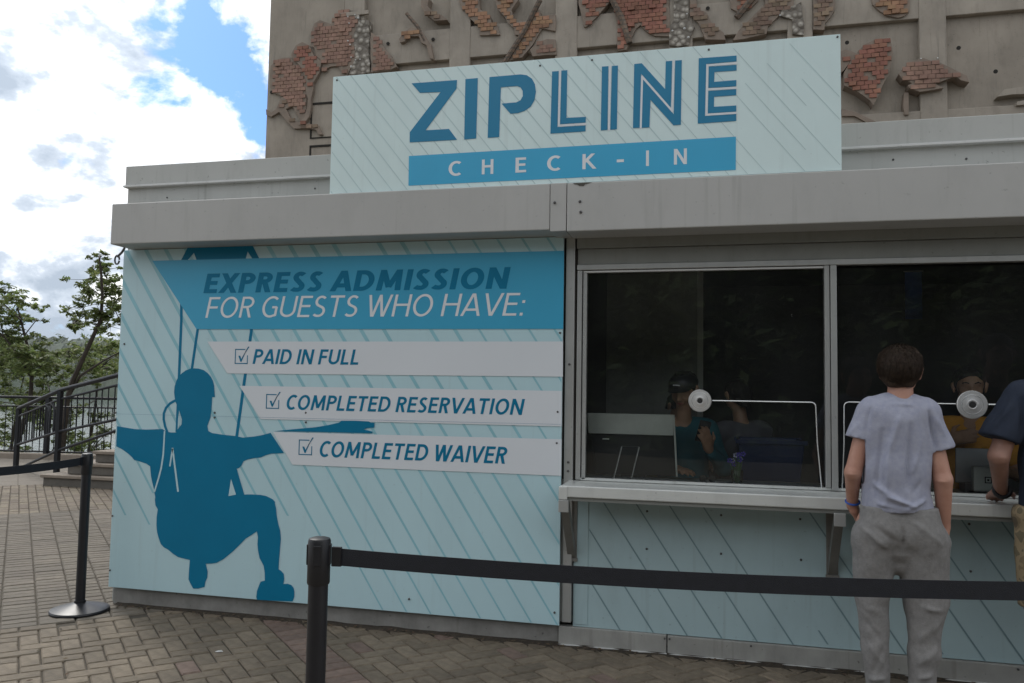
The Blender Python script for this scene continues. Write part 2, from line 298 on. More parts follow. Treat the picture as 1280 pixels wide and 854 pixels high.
def special():
    # camouflage
    m_=mat('camouflage',(.30,.22,.12),.9); n=m_.node_tree.nodes; l=m_.node_tree.links; t=n.new('ShaderNodeTexCoord'); a=n.new('ShaderNodeTexNoise'); a.inputs['Scale'].default_value=13; a.inputs['Detail'].default_value=2
    l.new(t.outputs['Object'],a.inputs['Vector']); r=n.new('ShaderNodeValToRGB'); r.color_ramp.interpolation='CONSTANT'; e=r.color_ramp.elements
    e.new(.45); e.new(.53); e.new(.6)
    for q,(p,c) in zip(e,((0,(.15,.12,.08)),(.44,(.26,.20,.12)),(.52,(.36,.28,.17)),(.6,(.19,.16,.10)))): q.position=p; q.color=(*c,1)
    l.new(a.outputs['Fac'],r.inputs[0]); l.new(r.outputs[0],n['Principled BSDF'].inputs['Base Color']); M['camo']=m_
    # glass: thin sheet, see-through with Fresnel reflection
    g=bpy.data.materials.new('window_glass'); g.use_nodes=True; n=g.node_tree.nodes; l=g.node_tree.links
    for q in list(n): n.remove(q)
    o=n.new('ShaderNodeOutputMaterial'); tr=n.new('ShaderNodeBsdfTransparent'); tr.inputs[0].default_value=(.92,.95,.94,1); gl=n.new('ShaderNodeBsdfGlossy'); gl.inputs['Roughness'].default_value=.01
    gl.inputs[0].default_value=(.9,.95,.95,1); f=n.new('ShaderNodeFresnel'); f.inputs[0].default_value=1.5; ms=n.new('ShaderNodeMixShader')
    l.new(f.outputs[0],ms.inputs[0]); l.new(tr.outputs[0],ms.inputs[1]); l.new(gl.outputs[0],ms.inputs[2]); df=n.new('ShaderNodeBsdfDiffuse'); df.inputs[0].default_value=(.62,.66,.66,1); m2=n.new('ShaderNodeMixShader'); t2=n.new('ShaderNodeTexCoord'); nn=n.new('ShaderNodeTexNoise'); nn.inputs['Scale'].default_value=1.6; nn.inputs['Detail'].default_value=7; l.new(t2.outputs['Object'],nn.inputs['Vector'])
    mr=n.new('ShaderNodeMapRange'); mr.inputs[1].default_value=.3; mr.inputs[2].default_value=.75; mr.inputs[3].default_value=.006; mr.inputs[4].default_value=.026; l.new(nn.outputs['Fac'],mr.inputs[0]); l.new(mr.outputs[0],m2.inputs[0])
    l.new(ms.outputs[0],m2.inputs[1]); l.new(df.outputs[0],m2.inputs[2]); l.new(m2.outputs[0],o.inputs[0]); M['glass']=g
    # water
    w=bpy.data.materials.new('river_water'); w.use_nodes=True; n=w.node_tree.nodes; l=w.node_tree.links; P=n['Principled BSDF']; P.inputs['Base Color'].default_value=(.10,.13,.12,1); P.inputs['Roughness'].default_value=.12
    t=n.new('ShaderNodeTexCoord'); a=n.new('ShaderNodeTexNoise'); a.inputs['Scale'].default_value=.5; a.inputs['Detail'].default_value=8; l.new(t.outputs['Object'],a.inputs['Vector']); b=n.new('ShaderNodeBump'); b.inputs['Distance'].default_value=.6; b.inputs['Strength'].default_value=.35
    l.new(a.outputs['Fac'],b.inputs['Height']); l.new(b.outputs[0],P.inputs['Normal']); M['water']=w
    # brick relief
    for nm,c1,c2,mo in (('bricko',(.27,.155,.085),(.22,.135,.085),(.13,.105,.085)),('brickr',(.215,.105,.08),(.18,.095,.075),(.24,.19,.155)),('brickp',(.245,.155,.125),(.215,.14,.115),(.16,.125,.105)),('brickb',(.20,.145,.105),(.165,.12,.09),(.12,.10,.08))):
        k=mat('relief_'+nm,c1,.85); n=k.node_tree.nodes; l=k.node_tree.links; t=n.new('ShaderNodeTexCoord'); mp=n.new('ShaderNodeMapping'); mp.inputs['Rotation'].default_value=(R_(90),0,0); l.new(t.outputs['Object'],mp.inputs[0])
        bt=n.new('ShaderNodeTexBrick'); bt.inputs['Scale'].default_value=1; bt.inputs['Brick Width'].default_value=.17; bt.inputs['Row Height'].default_value=.085; bt.inputs['Mortar Size'].default_value=.013; bt.inputs['Color1'].default_value=(*c1,1); bt.inputs['Color2'].default_value=(*c2,1); bt.inputs['Mortar'].default_value=(*mo,1); bt.inputs['Bias'].default_value=-.1
        l.new(mp.outputs[0],bt.inputs['Vector']); a=n.new('ShaderNodeTexNoise'); a.inputs['Scale'].default_value=3; a.inputs['Detail'].default_value=7; l.new(t.outputs['Object'],a.inputs['Vector'])
        rr=n.new('ShaderNodeMapRange'); rr.inputs[1].default_value=.3; rr.inputs[2].default_value=.7; rr.inputs[3].default_value=.62; rr.inputs[4].default_value=1.12; l.new(a.outputs['Fac'],rr.inputs[0])
        hs=n.new('ShaderNodeHueSaturation'); l.new(bt.outputs[0],hs.inputs['Color']); l.new(rr.outputs[0],hs.inputs['Value']); l.new(hs.outputs[0],n['Principled BSDF'].inputs['Base Color'])
        b=n.new('ShaderNodeBump'); b.inputs['Distance'].default_value=.03; b.invert=True; l.new(bt.outputs['Fac'],b.inputs['Height']); l.new(b.outputs[0],n['Principled BSDF'].inputs['Normal']); M[nm]=k
    # pebble mosaic
    k=mat('pebble_mosaic',(.3,.3,.3),.8); n=k.node_tree.nodes; l=k.node_tree.links; t=n.new('ShaderNodeTexCoord'); v=n.new('ShaderNodeTexVoronoi'); v.inputs['Scale'].default_value=9; l.new(t.outputs['Object'],v.inputs['Vector'])
    r=n.new('ShaderNodeValToRGB'); e=r.color_ramp.elements; e[0].position=.25; e[0].color=(.40,.37,.32,1); e[1].position=.5; e[1].color=(.17,.15,.125,1); l.new(v.outputs['Distance'],r.inputs[0]); l.new(r.outputs[0],n['Principled BSDF'].inputs['Base Color'])
    b=n.new('ShaderNodeBump'); b.invert=True; b.inputs['Distance'].default_value=.06; l.new(v.outputs['Distance'],b.inputs['Height']); l.new(b.outputs[0],n['Principled BSDF'].inputs['Normal']); M['pebble']=k
    # paving drawn as a pattern where it is too far off or out of the picture
    k=mat('paving_far',(.2,.18,.15),.85,bump=.3,bscale=30); n=k.node_tree.nodes; l=k.node_tree.links; t=n.new('ShaderNodeTexCoord'); mp=n.new('ShaderNodeMapping'); mp.inputs['Rotation'].default_value=(0,0,R_(-45.1)); l.new(t.outputs['Object'],mp.inputs[0])
    bt=n.new('ShaderNodeTexBrick'); bt.inputs['Scale'].default_value=1; bt.inputs['Brick Width'].default_value=.2; bt.inputs['Row Height'].default_value=.1; bt.inputs['Mortar Size'].default_value=.004; bt.inputs['Color1'].default_value=(.18,.15,.115,1); bt.inputs['Color2'].default_value=(.155,.13,.10,1); bt.inputs['Mortar'].default_value=(.07,.06,.05,1)
    l.new(mp.outputs[0],bt.inputs['Vector']); l.new(bt.outputs[0],n['Principled BSDF'].inputs['Base Color']); M['farpave']=k
    # mist
    k=bpy.data.materials.new('river_mist'); k.use_nodes=True; n=k.node_tree.nodes; l=k.node_tree.links; n.remove(n['Principled BSDF']); pv=n.new('ShaderNodeVolumePrincipled'); pv.inputs['Color'].default_value=(.9,.93,.95,1); pv.inputs['Density'].default_value=.0011; l.new(pv.outputs[0],n['Material Output'].inputs['Volume']); M['mist']=k
special()
M['rb_o']=mat('relief_brick_orange',(.33,.19,.115),.85,var=.2,vscale=5,isl=.14,bump=.3,bscale=30)
M['rb_r']=mat('relief_brick_red',(.29,.135,.095),.85,var=.2,vscale=5,isl=.11,bump=.3,bscale=30)
M['rb_p']=mat('relief_brick_pink',(.30,.185,.14),.85,var=.2,vscale=5,isl=.10,bump=.3,bscale=30)
M['rb_b']=mat('relief_brick_brown',(.235,.165,.12),.85,var=.25,vscale=5,isl=.25,bump=.3,bscale=30)
M['rmort']=mat('relief_mortar',(.25,.20,.16),.9,var=.2,vscale=4,bump=.4,bscale=20,dirt=.3)
# traced outlines, in metres on their own planes (x, z)
SIGN={'Z': [(-1.77,3.303),(-1.482,3.301),(-1.484,3.25),(-1.673,3.008),(-1.526,3.007),(-1.474,2.938),(-1.773,2.94),(-1.774,3.002),(-1.584,3.235),(-1.715,3.24)],'I': [(-1.43,3.302),(-1.353,3.303),(-1.356,2.939),(-1.43,2.937)],'P': [(-1.282,3.303),(-1.093,3.304),(-1.056,3.296),(-1.025,3.273),(-1.007,3.239),(-1.0,3.193),(-1.008,3.144),(-1.03,3.107),(-1.065,3.085),(-1.105,3.074),(-1.15,3.073),(-1.205,3.138),(-1.116,3.139),(-1.091,3.15),(-1.078,3.174),(-1.079,3.204),(-1.091,3.225),(-1.112,3.236),(-1.211,3.236),(-1.216,2.939),(-1.286,2.938)],'L1': [(-0.906,3.306),(-0.867,3.306),(-0.87,2.976),(-0.707,2.975),(-0.707,2.941),(-0.911,2.94)],'L2': [(-0.851,3.307),(-0.817,3.307),(-0.818,3.027),(-0.706,3.025),(-0.707,2.992),(-0.855,2.992)],'I1': [(-0.617,3.311),(-0.58,3.311),(-0.582,2.942),(-0.62,2.94)],'I2': [(-0.56,3.31),(-0.526,3.31),(-0.529,2.942),(-0.566,2.941)],'N1': [(-0.434,3.311),(-0.392,3.312),(-0.262,3.153),(-0.259,3.312),(-0.224,3.312),(-0.23,3.045),(-0.395,3.252),(-0.401,2.942),(-0.439,2.943)],'N2': [(-0.384,3.217),(-0.214,3.007),(-0.207,3.312),(-0.171,3.312),(-0.175,2.945),(-0.215,2.944),(-0.342,3.098),(-0.347,2.941),(-0.39,2.941)],'E1': [(-0.079,3.314),(0.123,3.312),(0.123,3.279),(-0.039,3.278),(-0.045,2.985),(0.121,2.985),(0.121,2.947),(-0.084,2.945)],'E2': [(-0.025,3.262),(0.123,3.26),(0.123,3.228),(0.006,3.229),(0.004,3.174),(0.122,3.175),(0.121,3.14),(-0.027,3.142)],'E3': [(-0.027,3.125),(0.121,3.124),(0.121,3.09),(0.004,3.09),(0.003,3.034),(0.121,3.033),(0.121,2.999),(-0.03,2.999)],'band': [(-1.776,2.857),(0.119,2.86),(0.118,2.676),(-1.774,2.676)]}
PANEL={'figure': [(-3.881,1.181),(-3.743,1.165),(-3.652,1.164),(-3.53,1.171),(-3.502,1.156),(-3.465,1.15),(-3.427,1.151),(-3.409,1.177),(-3.387,1.205),(-3.386,1.238),(-3.408,1.293),(-3.443,1.359),(-3.453,1.414),(-3.451,1.453),(-3.437,1.497),(-3.419,1.523),(-3.398,1.542),(-3.374,1.559),(-3.345,1.569),(-3.314,1.574),(-3.276,1.572),(-3.238,1.563),(-3.208,1.544),(-3.183,1.52),(-3.166,1.493),(-3.156,1.462),(-3.147,1.388),(-3.167,1.388),(-3.168,1.32),(-3.174,1.254),(-3.194,1.201),(-3.185,1.167),(-3.157,1.155),(-3.086,1.147),(-2.987,1.141),(-2.933,1.132),(-2.847,1.142),(-2.783,1.155),(-2.736,1.168),(-2.636,1.043),(-2.726,1.036),(-2.762,1.026),(-2.799,1.01),(-2.852,1.003),(-2.889,0.995),(-2.921,0.982),(-2.934,0.955),(-2.952,0.937),(-2.968,0.933),(-2.941,0.859),(-2.907,0.771),(-2.864,0.774),(-2.79,0.774),(-2.752,0.769),(-2.725,0.759),(-2.702,0.749),(-2.687,0.734),(-2.688,0.725),(-2.678,0.694),(-2.673,0.652),(-2.659,0.598),(-2.645,0.559),(-2.638,0.507),(-2.641,0.455),(-2.645,0.382),(-2.647,0.319),(-2.629,0.31),(-2.61,0.292),(-2.605,0.26),(-2.61,0.23),(-2.581,0.234),(-2.556,0.228),(-2.539,0.212),(-2.532,0.187),(-2.532,0.156),(-2.543,0.128),(-2.659,0.123),(-2.789,0.119),(-2.796,0.136),(-2.793,0.173),(-2.78,0.208),(-2.769,0.233),(-2.74,0.242),(-2.743,0.292),(-2.752,0.333),(-2.768,0.358),(-2.782,0.378),(-2.795,0.425),(-2.801,0.466),(-2.799,0.509),(-2.808,0.544),(-2.841,0.522),(-2.885,0.495),(-2.934,0.446),(-2.98,0.403),(-3.039,0.356),(-3.086,0.33),(-3.123,0.322),(-3.166,0.318),(-3.15,0.269),(-3.151,0.232),(-3.164,0.204),(-3.168,0.172),(-3.214,0.158),(-3.251,0.156),(-3.271,0.183),(-3.288,0.212),(-3.287,0.265),(-3.284,0.335),(-3.328,0.341),(-3.372,0.348),(-3.411,0.367),(-3.45,0.392),(-3.482,0.404),(-3.505,0.424),(-3.523,0.461),(-3.537,0.499),(-3.544,0.542),(-3.545,0.596),(-3.539,0.646),(-3.558,0.672),(-3.564,0.705),(-3.562,0.727),(-3.57,0.754),(-3.574,0.775),(-3.591,0.824),(-3.601,0.857),(-3.611,0.923),(-3.64,0.94),(-3.706,0.956),(-3.735,0.96),(-3.757,0.982),(-3.787,1.003),(-3.834,1.029),(-3.881,1.047)],'gap': [(-3.006,0.866),(-2.966,0.768),(-3.02,0.756)],'cord_light': [(-3.518,1.158),(-3.519,1.081),(-3.521,1.004),(-3.532,0.916),(-3.549,0.849),(-3.576,0.758),(-3.565,0.756),(-3.537,0.847),(-3.52,0.914),(-3.509,1.003),(-3.508,1.08),(-3.507,1.158)],'cord_light2': [(-3.454,1.049),(-3.428,0.918),(-3.398,0.766),(-3.385,0.768),(-3.415,0.92),(-3.441,1.051)],'cord_light3': [(-3.452,1.045),(-3.467,0.929),(-3.456,0.928),(-3.441,1.044)],'cord_gap': [(-3.411,1.276),(-3.399,1.238),(-3.4,1.205),(-3.414,1.169),(-3.414,1.238)],'cord_loop': [(-3.448,1.368),(-3.487,1.347),(-3.518,1.315),(-3.534,1.275),(-3.533,1.234),(-3.52,1.189),(-3.494,1.134),(-3.477,1.139),(-3.503,1.194),(-3.515,1.236),(-3.516,1.273),(-3.502,1.307),(-3.474,1.335),(-3.438,1.354)],'rope1': [(-3.439,2.043),(-3.432,1.894),(-3.431,1.155),(-3.411,1.155),(-3.412,1.893),(-3.419,2.043)],'rope2': [(-3.303,1.852),(-3.337,1.567),(-3.318,1.565),(-3.284,1.849)],'rope3': [(-2.908,1.84),(-2.988,1.138),(-2.967,1.136),(-2.887,1.837)],'trolley': [(-3.327,2.401),(-2.966,2.4),(-2.944,2.349),(-2.961,2.287),(-3.326,2.293),(-3.349,2.344)],'strapL': [(-3.39,2.388),(-3.347,2.386),(-3.329,2.359),(-3.39,2.294),(-3.442,2.295)],'strapR': [(-2.959,2.393),(-2.922,2.392),(-2.857,2.285),(-2.906,2.286),(-2.944,2.334)],'hand': [(-2.71,1.179),(-2.584,1.194),(-2.419,1.212),(-2.337,1.227),(-2.266,1.244),(-2.246,1.257),(-2.155,1.259),(-2.065,1.257),(-2.05,1.249),(-2.025,1.25),(-2.026,1.22),(-2.074,1.215),(-2.098,1.207),(-2.037,1.195),(-2.037,1.184),(-2.234,1.183),(-2.438,1.182)],'band': [(-3.664,2.294),(-0.854,2.288),(-0.853,1.826),(-3.302,1.831)],'strip1': [(-3.218,1.75),(-0.854,1.752),(-0.852,1.546),(-3.061,1.543)],'strip2': [(-2.97,1.464),(-0.857,1.463),(-0.855,1.257),(-2.809,1.254)],'strip3': [(-2.718,1.174),(-0.855,1.183),(-0.855,0.972),(-2.574,0.973)]}
TEXT={'EXPRESS ADMISSION': [(-3.262,2.07),(-3.244,2.199),(-1.176,2.068)],'FOR GUESTS WHO HAVE:': [(-3.24,1.906),(-3.225,2.042),(-1.071,1.906)],'PAID IN FULL': [(-2.881,1.606),(-2.87,1.701),(-2.128,1.606)],'COMPLETED RESERVATION': [(-2.636,1.316),(-2.62,1.41),(-1.076,1.32)],'COMPLETED WAIVER': [(-2.397,1.027),(-2.388,1.126),(-1.172,1.031)]}
CHECKS=[[(-3.007,1.608),(-2.919,1.608),(-2.922,1.699)],[(-2.771,1.324),(-2.684,1.322),(-2.686,1.409)],[(-2.531,1.039),(-2.444,1.037),(-2.446,1.127)]]
CI=[(-1.484,2.719),(-1.283,2.722),(-1.083,2.721),(-0.889,2.722),(-0.686,2.722),(-0.508,2.751),(-0.357,2.722),(-0.177,2.725),(-1.486,2.81),(-0.177,2.81)]
RELIEF={'A': [(-8.875,8.097),(-8.744,8.211),(-8.61,8.25),(-8.386,8.231),(-8.223,8.043),(-8.131,7.953),(-8.02,7.698),(-8.008,6.96),(-8.136,6.846),(-8.23,7.016),(-8.348,7.208),(-8.485,7.3),(-8.603,7.453),(-8.762,7.507),(-8.867,7.639)],'B': [(-8.388,8.306),(-8.296,8.463),(-8.151,8.525),(-7.993,8.437),(-7.889,8.221),(-7.704,8.083),(-7.753,7.841),(-7.878,7.646),(-7.942,6.955),(-8.089,6.761),(-8.179,6.808),(-8.052,6.963),(-8.0,7.123),(-8.034,7.699),(-8.131,7.953),(-8.27,8.109),(-8.386,8.231)],'C': [(-7.981,8.725),(-7.912,8.904),(-7.791,8.963),(-7.546,8.857),(-7.421,9.022),(-7.316,9.147),(-7.141,9.105),(-7.008,8.961),(-6.918,8.83),(-7.031,8.596),(-6.973,8.102),(-7.07,7.908),(-7.143,7.772),(-7.275,7.843),(-7.365,7.973),(-7.539,7.966),(-7.71,7.878),(-7.704,8.083),(-7.853,8.218),(-7.894,8.387),(-7.971,8.435)],'D': [(-7.141,9.097),(-6.925,9.055),(-6.898,8.868),(-6.705,8.85),(-6.661,7.773),(-7.1,7.768),(-7.061,7.907),(-6.973,8.102),(-7.031,8.596),(-6.926,8.822),(-7.029,8.963)],'E': [(-6.655,8.601),(-6.547,8.531),(-6.437,8.379),(-6.219,8.098),(-6.087,7.847),(-6.252,7.78),(-6.639,7.772)],'F': [(-8.939,7.188),(-8.814,7.105),(-8.704,7.171),(-8.601,7.412),(-8.524,7.386),(-8.348,7.208),(-8.48,7.156),(-8.337,6.9),(-8.114,6.844),(-7.761,6.781),(-7.645,6.571),(-7.732,6.576),(-7.801,6.682),(-8.287,6.733),(-8.471,6.909),(-8.635,7.105),(-8.811,7.013),(-8.926,7.062)],'G': [(-6.034,8.387),(-5.945,8.503),(-5.799,8.604),(-5.688,8.569),(-5.558,8.503),(-5.463,8.353),(-5.369,8.22),(-5.307,7.915),(-5.38,7.939),(-5.459,8.211),(-5.571,8.274),(-5.618,8.409),(-5.832,8.429),(-5.921,8.323),(-6.014,8.313)],'H': [(-5.6,9.184),(-5.427,9.166),(-5.46,9.009),(-5.329,8.854),(-5.164,8.802),(-5.042,8.684),(-5.307,8.692),(-5.512,8.872),(-5.596,9.005)],'I': [(-4.815,9.314),(-4.404,9.27),(-4.396,8.849),(-4.181,8.688),(-4.16,8.512),(-4.037,8.493),(-3.982,8.305),(-4.386,8.331),(-4.425,8.537),(-4.606,8.695),(-4.626,8.819),(-4.752,8.867),(-4.828,9.068)],'J': [(-4.12,9.17),(-3.7,9.126),(-3.628,8.962),(-3.763,8.768),(-3.726,8.609),(-3.55,8.402),(-3.552,8.523),(-3.38,8.489),(-3.349,8.692),(-3.212,8.73),(-3.193,8.591),(-2.905,8.597),(-2.901,8.273),(-3.156,8.348),(-3.239,8.219),(-3.339,8.04),(-3.541,7.818),(-3.782,7.78),(-3.716,7.987),(-3.581,8.164),(-3.582,8.25),(-3.686,8.277),(-3.705,8.4),(-3.901,8.661),(-4.043,8.814)],'K': [(-3.389,7.959),(-3.237,8.082),(-3.068,8.135),(-2.899,8.113),(-2.868,7.811),(-3.336,7.817)],'L': [(-2.471,8.962),(-1.843,8.896),(-1.874,8.731),(-2.118,8.469),(-2.314,8.296),(-2.354,8.306),(-2.417,8.583)],'M': [(-1.843,8.896),(-0.766,8.783),(-0.797,8.588),(-0.763,7.975),(-1.048,8.011),(-1.207,8.115),(-1.304,8.24),(-1.384,8.181),(-1.527,7.895),(-1.558,7.798),(-1.72,7.789),(-1.751,8.35),(-1.808,8.59)],'N': [(-0.719,8.778),(-0.452,8.75),(-0.444,8.289),(-0.326,8.114),(-0.388,7.973),(-0.443,7.782),(-0.784,7.803),(-0.795,8.126),(-0.701,8.265)],'O': [(-0.436,8.748),(-0.296,8.733),(-0.295,8.438),(-0.125,8.372),(-0.048,8.186),(0.182,7.953),(0.213,7.821),(-0.14,7.862),(-0.264,8.174),(-0.42,8.352)],'P': [(0.283,8.673),(0.788,8.62),(0.773,8.492),(0.622,8.347),(0.441,8.3),(0.304,8.395)],'Q': [(0.863,8.58),(1.381,8.525),(1.365,8.272),(1.144,8.192),(0.935,7.995),(0.914,7.869),(0.531,7.808),(0.334,7.8),(0.44,7.977),(0.892,8.416)],'R': [(1.174,8.285),(1.395,8.333),(1.498,8.386),(1.538,7.78),(1.348,7.813),(1.35,8.083),(1.144,8.167)],'S': [(1.702,8.496),(2.058,8.459),(2.049,8.19),(1.977,8.063),(1.891,7.97),(1.877,7.843),(1.692,7.871)],'T': [(2.644,8.398),(3.26,8.333),(3.242,8.038),(3.167,7.973),(3.063,7.95),(2.886,8.007),(2.752,8.12),(2.663,8.229)],'U': [(2.183,7.041),(2.291,7.231),(2.399,7.389),(2.521,7.511),(2.671,7.57),(2.851,7.587),(2.939,7.506),(2.967,7.307),(2.935,7.145),(2.903,6.983),(2.782,6.73),(2.72,6.57),(2.644,6.428),(2.6,6.513),(2.392,6.693),(2.187,6.808)],'V': [(2.11,7.43),(2.217,7.471),(2.323,7.428),(2.393,7.382),(2.282,7.226),(2.184,7.091),(2.107,7.047)],'W': [(3.045,6.939),(3.111,7.032),(3.215,7.122),(3.435,7.185),(3.579,7.108),(3.695,7.075),(3.837,6.989),(3.979,6.897),(4.092,6.824),(4.124,6.709),(4.005,6.75),(3.921,6.821),(3.777,6.784),(3.617,6.725),(3.731,6.642),(3.572,6.622),(3.369,6.604),(3.209,6.681),(3.181,6.732),(3.254,6.759),(3.167,6.815),(3.108,6.836)],'X': [(3.144,6.637),(3.214,6.632),(3.209,6.249),(3.145,6.253)],'Y': [(4.55,6.453),(4.664,6.572),(4.971,6.596),(5.092,6.587),(5.09,6.477),(4.969,6.47)],'Q2': [(4.84,6.353),(5.224,6.373),(5.222,6.295),(4.838,6.29)],'O2': [(2.154,6.429),(2.389,6.347),(2.538,6.255),(2.701,6.162),(2.537,6.163),(2.358,6.283),(2.152,6.297)]}
RIVETS=[(-3.854,1.734),(-3.898,1.271),(-3.896,1.228),(-3.144,1.287),(-3.143,1.256),(-2.493,1.301),(-2.491,1.241),(-0.872,1.803),(-0.88,1.341),(-0.883,1.16),(-1.773,0.201),(-0.884,0.192),(-3.885,0.229),(-3.886,0.586)]
BOLTS=[(-0.365,0.787),(-0.366,0.576),(0.043,0.786),(0.043,0.575),(0.46,0.786),(0.463,0.568),(1.293,0.805),(1.296,0.563)]
SRIV=[(-2.263,3.362),(0.642,3.37),(-0.025,3.359),(-0.674,3.355),(-0.978,3.347)]
# ------------------------------------------------------------------ setting: plaza, river, far bank
def ground():
    g=MB(); xs=[-60,-30,-20,-13,-6,0,8,20,45]; ys=[-45,-20,-8,0,5,8.3,12,20,45]
    def zz(x,y):
        # the plaza is level; past the river railing the bank falls away
        e=(y-9.6)-.12*(x+13)
        if x<-4.5 and e>0: return max(-12.5,-e*.75)-.05
        if x<-20: return max(-12.5,(x+20)*.5)-.05
        return -.012
    X=np.unique(np.concatenate([np.linspace(-60,-4.5,38),np.linspace(-4.5,45,16)])); Y=np.unique(np.concatenate([np.linspace(-45,8,14),np.linspace(8,45,34)]))
    V=[(x,y,zz(x,y)) for y in Y for x in X]; nx=len(X)
    Fq=[(j*nx+i,j*nx+i+1,(j+1)*nx+i+1,(j+1)*nx+i) for j in range(len(Y)-1) for i in range(nx-1)]
    up=[f for f in Fq if all(V[k][2]>-.02 for k in f)]; dn=[f for f in Fq if not all(V[k][2]>-.02 for k in f)]
    a=npobj('ground',V,up,M['farpave'],kind='structure',smooth=False)
    b=npobj('river_bank',V,dn,M['grass'],kind='structure')
    w=MB().add([(-6000,-6000,-12),(6000,-6000,-12),(6000,6000,-12),(-6000,6000,-12)],[(0,1,2,3)]); obj('water',w,M['water'],kind='structure')
ground()
def far_bank():
    az0=math.atan2(ray(-260,480).x,ray(-260,480).y); az1=math.atan2(ray(900,480).x,ray(900,480).y)
    na,nr=420,26; V=[]; 
    for j in range(nr):
        for i in range(na):
            a=az0+(az1-az0)*i/(na-1); d=860+j*13
            h=-13+ (1-math.exp(-j*.28))*66
            p=Vector((a*900/16,d/16,0)); q=noise.noise(p*1.0)*7+noise.noise(p*2.3+Vector((3,1,2)))*5+abs(noise.noise(p*4.7))*5
            ridge=6*noise.noise(Vector((a*9,1.7,0)))+ (6 if abs(a-math.atan2(ray(60,480).x,ray(60,480).y))<.012 else 0)*0
            if j==0: q=0
            V.append((math.sin(a)*d+q*.6,math.cos(a)*d+q*.8-4.73,h+q+ridge*min(1,j/6)))
    Fq=[(j*na+i,j*na+i+1,(j+1)*na+i+1,(j+1)*na+i) for j in range(nr-1) for i in range(na-1)]
    npobj('far_wooded_hill',V,Fq,M['forest'],kind='structure',smooth=False)
    c=far(82,455,640); s=MB(); prof=[(math.sin(t)*62,-math.cos(t)*38) for t in np.linspace(.05,math.pi-.05,12)]
    s.lathe(prof,(c.x,c.y,c.z-4),32); obj('mist',s,M['mist'],smooth=True,kind='stuff')
far_bank()
